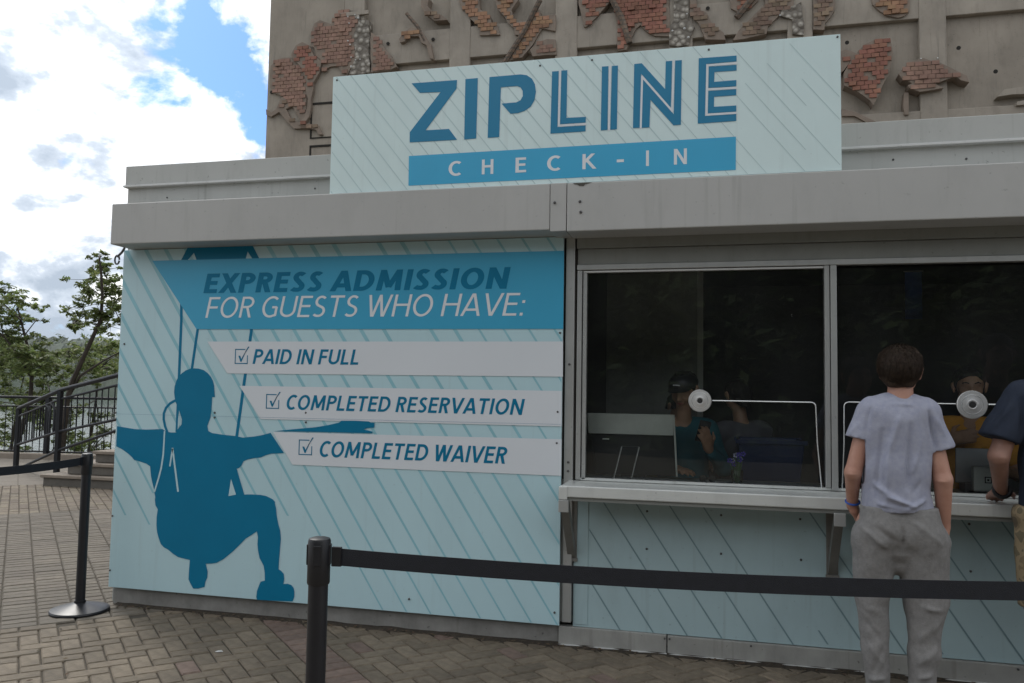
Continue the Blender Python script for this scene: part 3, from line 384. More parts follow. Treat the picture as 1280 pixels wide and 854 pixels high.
# pavers laid at 45 degrees to the booth
D1=Vector((-.7083,.7059,0)); D2=Vector((.7059,.7083,0)); BW=.1
def brick_mesh(name,mt,lx,ly):
    g=.0035; c=.007; x,y=lx/2-g,ly/2-g; s=MB()
    vs=[(-x,-y,-.02),(x,-y,-.02),(x,y,-.02),(-x,y,-.02),(-x,-y,-c+.004),(x,-y,-c+.004),(x,y,-c+.004),(-x,y,-c+.004)]
    x2,y2=x-c,y-c; vs+=[(-x2,-y2,.004),(x2,-y2,.004),(x2,y2,.004),(-x2,y2,.004)]
    s.add(vs,[(0,1,5,4),(1,2,6,5),(2,3,7,6),(3,0,4,7),(4,5,9,8),(5,6,10,9),(6,7,11,10),(7,4,8,11),(8,9,10,11)])
    me=bpy.data.meshes.new(name); me.from_pydata(s.v,[],s.f); me.materials.append(mt); return me
def pavement():
    L_=[]   # (u,v,along_u,kind)
    B0,B1=-1.985,-1.785; U1,U2,U3=2.34,7.4,10.4
    def seen(P):
        u,v=P.dot(D1),P.dot(D2)
        if not(-4.0<u<U3 and -5.985<v<4.2): return False
        if -3.88<P.x<3.6 and .08<P.y<2.58: return False
        return not (P.x>-9.3 and P.y>5.2)
    for i in range(-40,104):
        for j in range(-60,62):
            u0,v0=i*BW,B1+j*BW if j>=0 else B0+j*BW   # lattice restarts on both sides of the soldier band
            k=(i-j)%4
            if u0<U1-.001:
                if k==0:   # brick along v
                    if j==-1: L_.append((u0+.05,v0+.05,2,'p')); continue
                    L_.append((u0+.05,v0+.1,1,'p'))
                elif k==3 and j==0: L_.append((u0+.05,v0+.05,2,'p'))
                elif k==1:
                    if u0+.15>U1: L_.append((u0+.05,v0+.05,2,'p'))
                    else: L_.append((u0+.1,v0+.05,0,'p'))
            elif u0<U2 and j%2==0: L_.append((u0+.05,v0+.1,1,'g'))
            elif U2<=u0<U3 and i%2==0: L_.append((u0+.1,v0+.05,0,'t'))
        if i*BW<U1: L_.append((i*BW+.05,B0+.1,1,'r'))
        elif i*BW<U2: L_.append((i*BW+.05,B0+.1,1,'g'))
    meshes={}
    items=[]
    for u,v,k,t in L_:
        P=D1*u+D2*v
        if seen(P): items.append(((P-CAM).length,P,k,t,(u,v)))
    items.sort(key=lambda a:a[0])
    root=bpy.data.objects.new('pavement',None); COL.objects.link(root); root['kind']='structure'; WM[root.name]=Matrix.Identity(4)
    ang=math.atan2(D1.y,D1.x); mts={'p':M['paver'],'g':M['paverg'],'r':M['paverr'],'t':M['paver']}
    dims={0:(.2,.1),1:(.1,.2),2:(.1,.1)}
    def infr(P):
        q=P-CAM; z=q.dot(Fv); x=640+q.dot(Rv)/z*1015; y=427-q.dot(Uv)/z*1015; return -15<x<1295 and y<866
    n=0; rest={k:([],[]) for k in 'pgrt'}
    for d,P,k,t,uv in items:
        if t=='p' and RNG.random()<.03: t='r'
        if (k,t) not in meshes: meshes[(k,t)]=brick_mesh('brick',mts[t],*dims[k])
        me=meshes[(k,t)]; dz=RNG.normal(0,.0012); tl=RNG.normal(0,.006,2); rz=ang+RNG.normal(0,.008)
        if n<300 and infr(P):
            o=bpy.data.objects.new('brick',me); COL.objects.link(o); o.parent=root; o.location=(P.x,P.y,dz); o.rotation_euler=(tl[0],tl[1],rz); n+=1
        else:
            Rm=Matrix.Translation((P.x,P.y,dz))@Matrix.Rotation(rz,4,'Z')@Matrix.Rotation(tl[0],4,'X')
            V,Fq=rest[t]; b=len(V); V+=[tuple(Rm@v.co) for v in me.vertices]; Fq+=[tuple(i+b for i in p.vertices) for p in me.polygons]
    for t,(V,Fq) in rest.items():
        if V: npobj('paving_bricks',V,Fq,mts[t],root,smooth=False,kind='stuff')
    q=[D1*u+D2*v for u,v in ((-4.0,-5.985),(-4.0,4.2),(10.4,4.2),(10.4,-5.985))]
    obj('joint_sand',MB().add([(p.x,p.y,-.0075) for p in q],[(0,1,2,3)]),M['sand'],root,fixn=False)
    # smooth slabs beyond the bricks
    s=MB()
    for i in range(14):
        for j in range(-40,20):
            u=U3+i*.6+.3; v=j*.6; P=D1*u+D2*v
            if P.y-9.4-.12*(P.x+13)>0 or P.x<-19.5 or (P.x>-4 and P.y>-.3): continue
            h=.296; c=[P+D1*a*h+D2*b*h for a,b in ((-1,-1),(1,-1),(1,1),(-1,1))]
            s.add([(q.x,q.y,.002) for q in c]+[(q.x,q.y,-.03) for q in c],[(3,2,1,0),(0,1,5,4),(1,2,6,5),(2,3,7,6),(3,0,4,7)])
    obj('paving_slabs',s,M['plaza'],root,kind='stuff')
pavement()

# ------------------------------------------------------------------ stairs and railings on the left
def stairs():
    t=thing('stone_staircase',(-9.35,5.1,0),'low stone staircase climbing to the right behind the booth, seen past its left edge','staircase')
    for i in range(7):
        x=-9.36+ (0 if i==0 else .30+.36*(i-1)); z=.17*i
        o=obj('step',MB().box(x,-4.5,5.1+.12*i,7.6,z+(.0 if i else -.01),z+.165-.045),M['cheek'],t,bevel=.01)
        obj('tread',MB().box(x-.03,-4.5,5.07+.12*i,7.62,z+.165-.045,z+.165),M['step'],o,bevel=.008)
stairs()
def railings():
    t=thing('stair_railing',(-11.65,6.9,0),'black iron railing sloping up to the right beside the stone staircase','railing')
    A,B_,C=Vector((-11.65,6.9,0)),Vector((-9.62,5.62,0)),Vector((-7.7,5.0,0)); D=Vector((-5.8,4.6,0))
    zt=lambda p:1.03+ (p.x-A.x)*.165
    pts=[A,B_,C,D]
    for p in pts: obj('post',MB().box(p.x-.032,p.x+.032,p.y-.032,p.y+.032,0,zt(p)),M['iron'],t)
    def line(n,dz,r):
        obj(n,MB().tube([(p.x,p.y,zt(p)+dz) for p in pts],r,8),M['iron'],t,smooth=True)
    line('handrail',.01,.034); line('rail',-.13,.018); line('rail',-.62,.022)
    obj('rail',MB().tube([(A.x+.1,A.y,.02),(B_.x,B_.y,.46),(C.x,C.y,.95),(D.x,D.y,1.4)],.022,8),M['iron'],t,smooth=True)
    for a,b in zip(pts[:-1],pts[1:]):
        n=int((b-a).length/.145)
        for i in range(1,n):
            p=a+(b-a)*(i/n); obj('baluster',MB().tube([(p.x,p.y,zt(p)-.62),(p.x,p.y,zt(p)-.13)],.009,6),M['iron'],t)
        for f in (.8,.9):
            p=a+(b-a)*f; q=a+(b-a)*(f-.1)
            obj('scroll_bar',MB().tube([(p.x,p.y,zt(p)-.62),(p.x,p.y,zt(p)-.3),(p.x*.7+q.x*.3,p.y*.7+q.y*.3,zt(p)-.2),(q.x,q.y,zt(q)-.13)],.02,6),M['iron'],t,smooth=True)
    t=thing('river_railing',(-13.7,8.55,0),'level black iron railing along the river edge behind the sloping stair railing','railing')
    a,b=Vector((-19,7.9,0)),Vector((-6,9.5,0)); n=int((b-a).length/.15)
    for i in range(n+1):
        p=a+(b-a)*(i/n)
        if i%14==0: obj('post',MB().box(p.x-.04,p.x+.04,p.y-.04,p.y+.04,0,1.2),M['iron'],t)
        else: obj('baluster',MB().tube([(p.x,p.y,.14),(p.x,p.y,1.02)],.009,6),M['iron'],t)
    for z,r in ((1.2,.026),(1.02,.016),(.14,.018)): obj('rail',MB().tube([(a.x,a.y,z),(b.x,b.y,z)],r,8),M['iron'],t,smooth=True)
    d=(b-a).normalized(); nn=Vector((-d.y,d.x,0))*.15
    k=MB(); k.add([tuple(q+Vector((0,0,z))) for z in (-.3,.10) for q in (a-nn,b-nn,b+nn,a+nn)],[(0,1,2,3),(4,5,6,7),(0,1,5,4),(1,2,6,5),(2,3,7,6),(3,0,4,7)])
    obj('kerb',k,M['step'],kind='structure')
railings()

# ------------------------------------------------------------------ the booth
XR=3.6; DP=2.6
def booth():
    t=thing('ticket_booth',(0,1.3,0),'long pale grey and aqua check-in kiosk with a service window, shelf and deep fascia','kiosk')
    P=lambda n,mb,m,**k: obj(n,mb,m,k.pop('parent',t),**k)
    # carcass
    P('side_wall',MB().box(-3.9,-3.86,0,DP,.02,2.93),M['parapet'])
    P('side_wall',MB().box(XR,XR+.04,0,DP,.02,2.93),M['parapet'])
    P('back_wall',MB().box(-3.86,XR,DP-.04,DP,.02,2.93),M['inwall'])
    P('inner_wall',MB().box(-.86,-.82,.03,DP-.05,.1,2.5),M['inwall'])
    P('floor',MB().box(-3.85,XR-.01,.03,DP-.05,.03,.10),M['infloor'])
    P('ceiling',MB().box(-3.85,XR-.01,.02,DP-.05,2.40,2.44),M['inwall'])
    P('roof',MB().box(-3.89,XR+.03,.02,DP-.01,2.86,2.90),M['parapet'])
    P('wall_board',MB().box(-3.9,-.86,-.004,.02,.135,2.63),M['parapet'])
    # parapet strip above the fascia
    P('parapet',MB().box(-3.915,XR+.05,-.012,.03,2.6,2.815),M['parapet'],bevel=.003)
    P('parapet_cap',MB().box(-3.92,XR+.06,-.035,.05,2.822,2.957),M['parapet'],bevel=.004)
    P('drip_trim',MB().box(-3.925,XR+.065,-.05,.02,2.808,2.822),M['trim'],bevel=.002)
    for x in (-3.6,-2.5,.95,1.31,2.2): P('screw',MB().lathe([(.006,0),(.006,-.004),(.003,-.006)],(x,-.012,2.74+.01*math.sin(x*9)),8,'y'),M['rivet'])
    # fascia boxes
    P('fascia',MB().box(-3.835,-.905,-.25,-.03,2.375,2.643),M['fascia'],bevel=.006)
    P('fascia',MB().box(-.805,XR+.1,-.25,-.03,2.362,2.640),M['fascia'],bevel=.006)
    P('fascia_joint',MB().box(-.903,-.809,-.246,-.03,2.366,2.644),M['fascia'],bevel=.004)
    P('fascia_soffit',MB().box(-3.82,XR+.08,-.03,-.006,2.37,2.63),M['header'])
    for x,z in ((-.875,2.53),(-.73,2.53),(-.725,2.47)): P('bolt',MB().lathe([(.008,0),(.008,-.004),(.004,-.007)],(x,-.251,z),10,'y'),M['rivet'])
    P('stain',MB().flat([(-.77,2.637),(-.66,2.637),(-.68,2.632),(-.70,2.629),(-.71,2.618),(-.735,2.62),(-.745,2.628),(-.765,2.631)],-.2525),M['stain'],fixn=False)
    h=MB().tube([(-3.83,-.12,2.374),(-3.85,-.12,2.345),(-3.885,-.12,2.315)],.008,6).tube([(-3.885+.018*math.cos(a),-.12,2.295+.03*math.sin(a)) for a in np.linspace(0,6.1,12)],.006,6)
    P('hook',h,M['rivet'],smooth=True)
    # header over the window and outer posts
    P('header',MB().box(-.78,XR-.01,-.008,.03,2.21,2.302),M['header'],bevel=.002)
    P('header_cap',MB().box(-.782,XR-.01,-.028,.03,2.304,2.40),M['header'],bevel=.003)
    P('corner_post',MB().box(-.845,-.792,-.030,.03,.135,2.40),M['frame'],bevel=.004)
    P('corner_post',MB().box(-.79,-.782,-.016,.03,.95,2.302),M['hole'])
    P('shadow_strip',MB().box(-.856,-.847,-.012,.03,.95,2.38),M['hole'])  # solid near-black strip, the shadow beside the post put into its colour
    P('post_foot',MB().box(-.858,-.847,-.012,.03,.135,.948),M['base'])
    for z in (1.62,1.05,1.0): P('bolt',MB().lathe([(.007,0),(.007,-.004),(.003,-.006)],(-.818,-.031,z),10,'y'),M['rivet'])
    # window: outer frame, mullions, panes
    w=P('window_frame',MB().box(-.78,XR-.02,-.022,.04,2.176,2.208),M['frame'],bevel=.003,label='pale aluminium frame of the service window')
    obj('frame_jamb',MB().box(-.778,-.750,-.020,.04,.95,2.174),M['frame'],w,bevel=.003)
    obj('frame_bead',MB().box(-.744,-.722,-.012,.04,.952,2.160),M['frame'],w,bevel=.002)
    obj('frame_bead',MB().box(-.744,.59,-.010,.04,2.162,2.172),M['trim'],w)
    obj('frame_sill',MB().box(-.75,XR-.02,-.012,.05,.948,.962),M['counter'],w)
    for x in (.592,2.15,XR-.07):
        obj('mullion',MB().box(x,x+.026,-.022,.05,.964,2.174),M['frame'],w,bevel=.002); obj('mullion',MB().box(x+.030,x+.062,-.030,.05,.950,2.174),M['frame'],w,bevel=.003)
    xs=[(-.72,.590),(.656,2.148),(2.214,XR-.072)]
    for i,(a,b) in enumerate(xs):
        g=obj('glass_pane',MB().flat([(a,.964),(b,.964),(b,2.162),(a,2.162)],.012),M['glass'],w,fixn=False)
    def disc(cx,cz,r):
        d=obj('speaking_disc',MB().lathe([(r*.2,-.009),(r*.30,-.0125),(r*.42,-.0100),(r*.70,-.0092),(r*.95,-.0080),(r,-.004),(r,.0)],(cx,0,cz),40,'y'),M['chrome'],w,smooth=True)
        obj('disc_ring',MB().lathe([(r*.66,-.0085),(r*.68,-.0108),(r*.71,-.0104),(r*.72,-.008)],(cx,0,cz),40,'y'),M['edge'],d,smooth=True)
        obj('disc_hole',MB().lathe([(r*.22,-.009),(r*.22,-.0138),(r*.12,-.0142)],(cx,0,cz),20,'y'),M['disc_dark'],d,smooth=True)
    disc(-.073,1.42,.064); disc(1.318,1.425,.074)
    arc=lambda x0,z0,r,a0,a1,n=6:[(x0+r*math.cos(a),-.001,z0+r*math.sin(a)) for a in np.linspace(a0,a1,n)]
    obj('glass_edge',MB().tube([(-.005,-.001,1.422)]+arc(.52,1.397,.025,math.pi/2,0)+[(.552,-.001,1.2),(.572,-.001,.962)],.0034,6),M['edge'],w,smooth=True)
    obj('glass_edge',MB().tube([(1.24,-.001,1.427)]+arc(.715,1.402,.025,math.pi/2,math.pi)+[(.688,-.001,1.2),(.676,-.001,.962)],.0034,6),M['edge'],w,smooth=True)
    obj('glass_edge',MB().tube([(1.395,-.001,1.427)]+arc(2.07,1.402,.025,math.pi/2,0)+[(2.10,-.001,.962)],.0045,6),M['edge'],w,smooth=True)
    # shelf
    c=P('counter_shelf',MB().box(-.815,XR-.05,-.30,.0,.882,.945),M['counter'],bevel=.006)
    obj('shelf_lip',MB().box(-.822,-.775,-.306,-.02,.868,.940),M['counter'],c,bevel=.004)
    P('shelf_underside',MB().box(-.80,XR-.06,-.285,-.01,.862,.880),M['header'])
    def bracket(x):
        b=P('bracket',MB().box(x-.03,x+.03,-.014,-.001,.50,.86),M['bracket'],bevel=.002)
        k=MB(); k.add([(x+s*.022,y,z) for s in (-1,1) for y,z in ((-.012,.50),(-.012,.56),(-.24,.86),(-.285,.86),(-.285,.84))],[(0,1,2,3,4),(9,8,7,6,5),(0,5,6,1),(1,6,7,2),(2,7,8,3),(3,8,9,4),(4,9,5,0)])
        obj('bracket_arm',k,M['bracket'],b)
        obj('bracket_foot',MB().box(x-.034,x+.034,-.022,-.001,.482,.50),M['bracket'],b); obj('bracket_cap',MB().box(x-.028,x+.028,-.305,-.286,.80,.866),M['frame'],b,bevel=.003)
    bracket(-.795); bracket(.622); bracket(2.1)
    # wall under the shelf, diagonal lines
    lw=P('lower_wall',MB().box(-.785,XR,-.004,.03,.112,.884),M['aqua_wall'])
    obj('seam_strip',MB().box(-.78,-.70,-.0085,-.004,.125,.865),M['aqua_wall'],lw,bevel=.002)
    s=MB()
    for k in range(-5,28):
        x0=-.85+k*.187
        if k in (5,6,8): zt_,zb=(.20,.13) if k==5 else (.42,.13); 
        else: zt_,zb=.875,.114
        if k==9: zt_=.46
        clipline(s,x0,.9,.665,.0075,.0075,(-.695,XR,.114,.875),-.0055,zt_,zb)
    obj('printed_stripe',s,M['stripe_wall'],lw,fixn=False)
    for x,z in BOLTS: obj('bolt',MB().lathe([(.0065,0),(.0065,-.003),(.003,-.005)],(x,-.0045,z),10,'y'),M['rivet'],lw)
    # base boards
    P('base_board',MB().box(-3.89,-.868,-.006,.03,.0,.133),M['basel'],bevel=.004)
    P('base_board',MB().box(-.866,-.253,-.022,.03,.0,.110),M['base'],bevel=.004)
    P('base_board',MB().box(-.247,XR,-.022,.03,.0,.108),M['base'],bevel=.004)
    P('base_trim',MB().box(-.866,XR,-.034,-.023,.0,.012),M['trim'])
    for x in (-.262,-.236,.2,.86,1.5): P('bolt',MB().lathe([(.006,0),(.006,-.004),(.003,-.006)],(x,-.022,.092),8,'y'),M['rivet'])
def clipline(s,x0,z0,sl,w0,w1,rect,y,zt_,zb):
    """a stripe running down to the right, clipped to rect"""
    xa,xb,za,zc=rect; zc=min(zc,zt_); za=max(za,zb)
    f=lambda z:x0+(z0-z)*sl
    wf=lambda z:w0+(w1-w0)*(rect[3]-z)/(rect[3]-rect[2])
    poly=[(f(zc)-wf(zc)/2*1.2,zc),(f(zc)+wf(zc)/2*1.2,zc),(f(za)+wf(za)/2*1.2,za),(f(za)-wf(za)/2*1.2,za)]
    for ax,lim,sg in ((0,xa,1),(0,xb,-1)):
        o=[]
        for i in range(len(poly)):
            p,q=poly[i-1],poly[i]; ip=(p[ax]-lim)*sg>=0; iq=(q[ax]-lim)*sg>=0
            if ip!=iq:
                t=(lim-p[ax])/(q[ax]-p[ax]); o.append((p[0]+(q[0]-p[0])*t,p[1]+(q[1]-p[1])*t))
            if iq: o.append(q)
        poly=o
        if not poly: return
    if len(poly)>2: s.flat(poly,y)
booth()
def debris():
    s=MB(); n=90
    for x0,x1,y in ((-3.85,-.25,-.035),(-.25,1.6,-.05)):
        V=[];k=70
        for i in range(k+1):
            x=x0+(x1-x0)*i/k; w=.030+.035*abs(noise.noise(Vector((x*3,1,0))))+.02*random.random(); h=.006+.012*abs(noise.noise(Vector((x*5,3,0))))
            V+= [(x,y+.03,h+.006),(x,y,h),(x,y-w,-.002)]
        s.add(V,[(3*i+j,3*i+3+j,3*i+4+j,3*i+1+j) for i in range(k) for j in (0,1)])
    obj('soil_line',s,M['soil'],kind='stuff')
    V=[];Fq=[]
    for i in range(420):
        x=random.uniform(-3.8,1.8); y=-.04-abs(random.gauss(0,.035)) if random.random()<.85 else random.uniform(-1.5,-.1)
        a=random.random()*6.3; r=random.uniform(.004,.011); z=.008+random.random()*.008; b=len(V)
        for k in range(4): V.append((x+math.cos(a+k*1.57)*r*(1.6 if k%2 else .7),y+math.sin(a+k*1.57)*r*(1.6 if k%2 else .7),z+random.uniform(-.003,.003)))
        Fq.append((b,b+1,b+2,b+3))
    npobj('leaf_litter',V,Fq,M['litter'],smooth=False,kind='stuff')
debris()
for px,py,sx,label in ((274,816,.022,'small white paper scrap lying on the pavers in front of the large panel'),):
    d=ray(px,py); p=CAM+d*(-CAM.z/d.z); s=MB().add([(-sx,-.01,.006),(sx*.3,-.014,.009),(sx,.004,.007),(sx*.2,.012,.012),(-sx*.8,.008,.007)],[(0,1,2,3,4)]).add([(-sx*.2,-.01,.0075),(sx*.6,-.006,.018),(sx*.4,.01,.013)],[(0,1,2)])
    o=obj('paper_scrap',s,M['paper']); o.location=(p.x,p.y,0); tagit(o,label,'litter')

# ------------------------------------------------------------------ lettering
def clip_z(poly,lo,hi):
    for lim,sg in ((lo,1),(hi,-1)):
        o=[]
        for i in range(len(poly)):
            p,q=poly[i-1],poly[i]; ip=(p[1]-lim)*sg>=-1e-9; iq=(q[1]-lim)*sg>=-1e-9
            if ip!=iq: t=(lim-p[1])/(q[1]-p[1]); o.append((p[0]+(q[0]-p[0])*t,lim))
            if iq: o.append(q)
        poly=o
        if not poly: return poly
    return poly
def arc2(cx,cz,rx,rz,a0,a1,n=14): return [(cx+rx*math.cos(math.radians(a)),cz+rz*math.sin(math.radians(a))) for a in np.linspace(a0,a1,n)]
def glyph(ch,w):
    """centre lines of one capital at cap height 1 for pen width w -> (strokes, advance width); humanist sans proportions"""
    h=w/2; t=1-h
    if ch=='E': return [[(h,0),(h,1)],[(h,t),(.50,t)],[(h,.52),(.47,.52)],[(h,h),(.51,h)]],.51
    if ch=='F': return [[(h,0),(h,1)],[(h,t),(.49,t)],[(h,.50),(.46,.50)]],.48
    if ch=='L': return [[(h,0),(h,1)],[(h,h),(.48,h)]],.48
    if ch=='H': return [[(h,0),(h,1)],[(.66-h,0),(.66-h,1)],[(h,.53),(.66-h,.53)]],.66
    if ch=='I': return [[(h,0),(h,1)]],w
    if ch=='T': return [[(.29,0),(.29,1)],[(0,t),(.58,t)]],.58
    if ch=='K': return [[(h,0),(h,1)],[(.60,1.1),(h*1.2,.45)],[(.22,.58),(.66,-.08)]],.64
    if ch=='N': return [[(h,0),(h,1)],[(.68-h,0),(.68-h,1)],[(h-.03,1.06),(.71-h,-.06)]],.68
    if ch=='M': return [[(h+.0,0),(h+.05,1)],[(.86-h,0),(.81-h,1)],[(h+.02,1.08),(.43,.16)],[(.84-h,1.08),(.43,.16)]],.86
    if ch=='A': return [[(h*.6-.03,-.06),(.335,1.04)],[(.70-h*.6,-.06),(.335,1.04)],[(.13,.28),(.54,.28)]],.67
    if ch=='V': return [[(h*.6-.03,1.06),(.32,-.04)],[(.67-h*.6,1.06),(.32,-.04)]],.64
    if ch=='W': return [[(h*.6-.02,1.06),(.245,-.06)],[(.47,1.08),(.245,-.08)],[(.44,1.08),(.665,-.08)],[(.93-h*.6,1.06),(.665,-.06)]],.91
    if ch=='X': return [[(h*.6-.04,-.08),(.64-h*.6,1.08)],[(h*.6-.04,1.08),(.64-h*.6,-.08)]],.60
    if ch=='O': return [arc2(.38,.5,.38-h,.5-h+.01,0,360,34)],.76
    if ch=='C': return [arc2(.37,.5,.37-h,.5-h+.01,52,308,24)],.60
    if ch=='G': return [arc2(.38,.5,.38-h,.5-h+.01,50,296,24)+[(.66-h,.10)],[(.66-h,.06),(.66-h,.50)],[(.66-h,.48),(.42,.48)]],.66
    if ch=='D': return [[(h,0),(h,1)],[(h,t),(.26,t)]+arc2(.28,.5,.40-h,.5-h,88,-88,20)+[(.26,h),(h,h)]],.68
    if ch=='P': return [[(h,0),(h,1)],[(h,t),(.26,t)]+arc2(.27,.715,.27-h+.02,.285-h,88,-88,14)+[(.26,.43+h),(h,.43+h)]],.54
    if ch=='R': return [[(h,0),(h,1)],[(h,t),(.26,t)]+arc2(.27,.725,.27-h+.01,.275-h,88,-88,14)+[(.26,.45+h),(h,.45+h)],[(.27,.54),(.50,-.08)]],.56
    if ch=='U': return [[(h,1),(h,.36)]+arc2(.33,.34,.33-h,.34-h-.01,178,362,18)+[(.66-h,.36),(.66-h,1)]],.66
    if ch=='S': return [arc2(.25,.735,.215-h*.35,.265-h,38,100,6)+arc2(.25,.735,.235-h,.265-h,108,240,9)+arc2(.24,.27,.255-h,.27-h,58,-100,11)+arc2(.22,.27,.22,.27-h,-108,-140,5)],.50
    if ch==':': return [[(h*1.1,0),(h*1.1,w*1.2)],[(h*1.1,.55),(h*1.1,.55+w*1.2)]],w*1.2
    if ch=='-': return [[(0,.36),(.30,.36)]],.30
    return [],.27  # word space
def stroke_poly(pts,w):
    n=len(pts); closed=n>4 and math.dist(pts[0],pts[-1])<1e-6; Lf=[];Rt=[]
    for i,(x,z) in enumerate(pts):
        p=pts[i-1] if i>0 else (pts[-2] if closed else None); q=pts[i+1] if i<n-1 else (pts[1] if closed else None)
        d1=Vector((x-p[0],z-p[1])).normalized() if p else None; d2=Vector((q[0]-x,q[1]-z)).normalized() if q else None
        d=(d1+d2).normalized() if d1 and d2 else (d1 or d2); nn=Vector((-d.y,d.x)); m_=1/max(.5,nn.dot(Vector((-(d2 or d1).y,(d2 or d1).x))))
        Lf.append((x+nn.x*w/2*m_,z+nn.y*w/2*m_)); Rt.append((x-nn.x*w/2*m_,z-nn.y*w/2*m_))
    return [[Lf[i],Lf[i+1],Rt[i+1],Rt[i]] for i in range(n-1)]
def text_polys(body,w,gap):
    out=[]; x=0; k=0
    for ch in body:
        st,adv=glyph(ch,w)
        for j,s_ in enumerate(st):
            for q in stroke_poly(s_,w):
                q=clip_z(q,-.015 if ch in 'OCGSU' else 0,1.015 if ch in 'OCGS' else 1)
                if len(q)>2: out.append(([(x+a,b) for a,b in q],j))
        x+=adv+(gap if ch!=' ' else 0)
    return out,x-gap
def letter_obj(name,body,x0,x1,z0,cap,y,mt,parent,shear=0,pen=.15,gap=.13,label=None):
    P_,wd=text_polys(body,pen,gap); w=(x1-x0)-cap*shear; s=MB()
    for q,j in P_: s.flat([(x0+a/wd*w+b*cap*shear,z0+b*cap) for a,b in q],y-.00015*j)
    return obj(name,s,mt,parent,label=label,fixn=False,kind=None)

# ------------------------------------------------------------------ the sign on top
def sign():
    t=thing('sign_board',(-.815,-.21,2.645),'wide pale aqua sign reading ZIPLINE CHECK-IN standing on top of the fascia','sign')
    x0,x1,z0,z1=-2.29,.657,2.647,3.385
    obj('board',MB().box(x0,x1,-.222,-.205,z0,z1),M['aqua_sign'],t,bevel=.002)
    for x in (-2.1,-1.2,-.4,.45):
        obj('support_post',MB().box(x-.02,x+.02,-.204,-.165,2.645,3.3),M['frame'],t)
        obj('brace',MB().tube([(x,-.17,3.1),(x,.0,2.96)],.012,6),M['frame'],t)
    s=MB()
    for k in range(-8,32):
        xx=x0+.02+k*.098
        top=z1-.004; bot=z0+.004
        if k>22: top=z1-.1*(k%3)-.03; bot=z0+.12*((k*7)%4)
        if k>=28: continue
        w=.0072 if k<18 else .0045
        if k in (21,): continue
        clipline(s,xx,z1,.80,w,w*.8,(x0+.008,x1-.008,z0+.004,z1-.004),-.2228,top,bot)
    obj('printed_stripe',s,M['stripe_sign'],t,fixn=False)
    for k,poly in SIGN.items():
        if k=='band': obj('band',MB().flat(poly,-.2236),M['band'],t,fixn=False)
        else: obj('letter',MB().flat(poly,-.2242),M['sdeep'],t,fixn=False,label='dark blue '+k[0]+' of ZIPLINE'+(' (one of its strokes)' if len(k)>1 else ''))
    # white inlines between the double strokes
    def inl(pts,w=.011):
        s=MB(); yy=-.2239
        for (a,b),(c,d) in zip(pts[:-1],pts[1:]):
            yy-=.00012
            v=Vector((c-a,d-b)); n=Vector((-v.y,v.x)).normalized()*w/2; e=v.normalized()*w*.5
            s.flat([(a+n.x-e.x,b+n.y-e.y),(c+n.x+e.x,d+n.y+e.y),(c-n.x+e.x,d-n.y+e.y),(a-n.x-e.x,b-n.y-e.y)],yy)
        obj('inline',s,M['white_print'],t,fixn=False)
    g=SIGN
    mid=lambda p,q:((p[0]+q[0])/2,(p[1]+q[1])/2)
    inl([mid(g['L1'][1],g['L2'][0]),mid(g['L1'][2],g['L2'][5]),mid(g['L1'][3],g['L2'][4])])
    inl([mid(g['I1'][1],g['I2'][0]),mid(g['I1'][2],g['I2'][3])])
    inl([mid(g['N1'][7],g['N2'][8]),mid(g['N1'][6],g['N2'][0]),mid(g['N1'][5],g['N2'][1]),mid(g['N1'][4],g['N2'][2])])
    inl([mid(g['E1'][2],g['E2'][1]),mid(g['E1'][3],g['E2'][0]),mid(g['E1'][4],g['E3'][7]),mid(g['E1'][5],g['E3'][6])])
    inl([(g['E2'][7][0],(g['E2'][7][1]+g['E3'][0][1])/2),(g['E2'][6][0],(g['E2'][6][1]+g['E3'][1][1])/2)])
    ws=dict(C=.078,H=.070,E=.064,K=.074,I=.016,N=.070); 
    for ch,(x,z) in zip('CHECK-IN',CI[:8]):
        if ch=='-': obj('letter',MB().flat([(x-.02,2.752),(x+.02,2.752),(x+.02,2.768),(x-.02,2.768)],-.2243),M['white_print'],t,fixn=False); continue
        letter_obj('letter',ch,x-ws[ch]/2,x+ws[ch]/2,2.722,.088,-.2243,M['white_print'],t,pen=.16)
    for x,z in SRIV: obj('rivet',MB().lathe([(.006,0),(.006,-.003),(.003,-.005)],(x,-.222,z),8,'y'),M['rivet'],t)
sign()

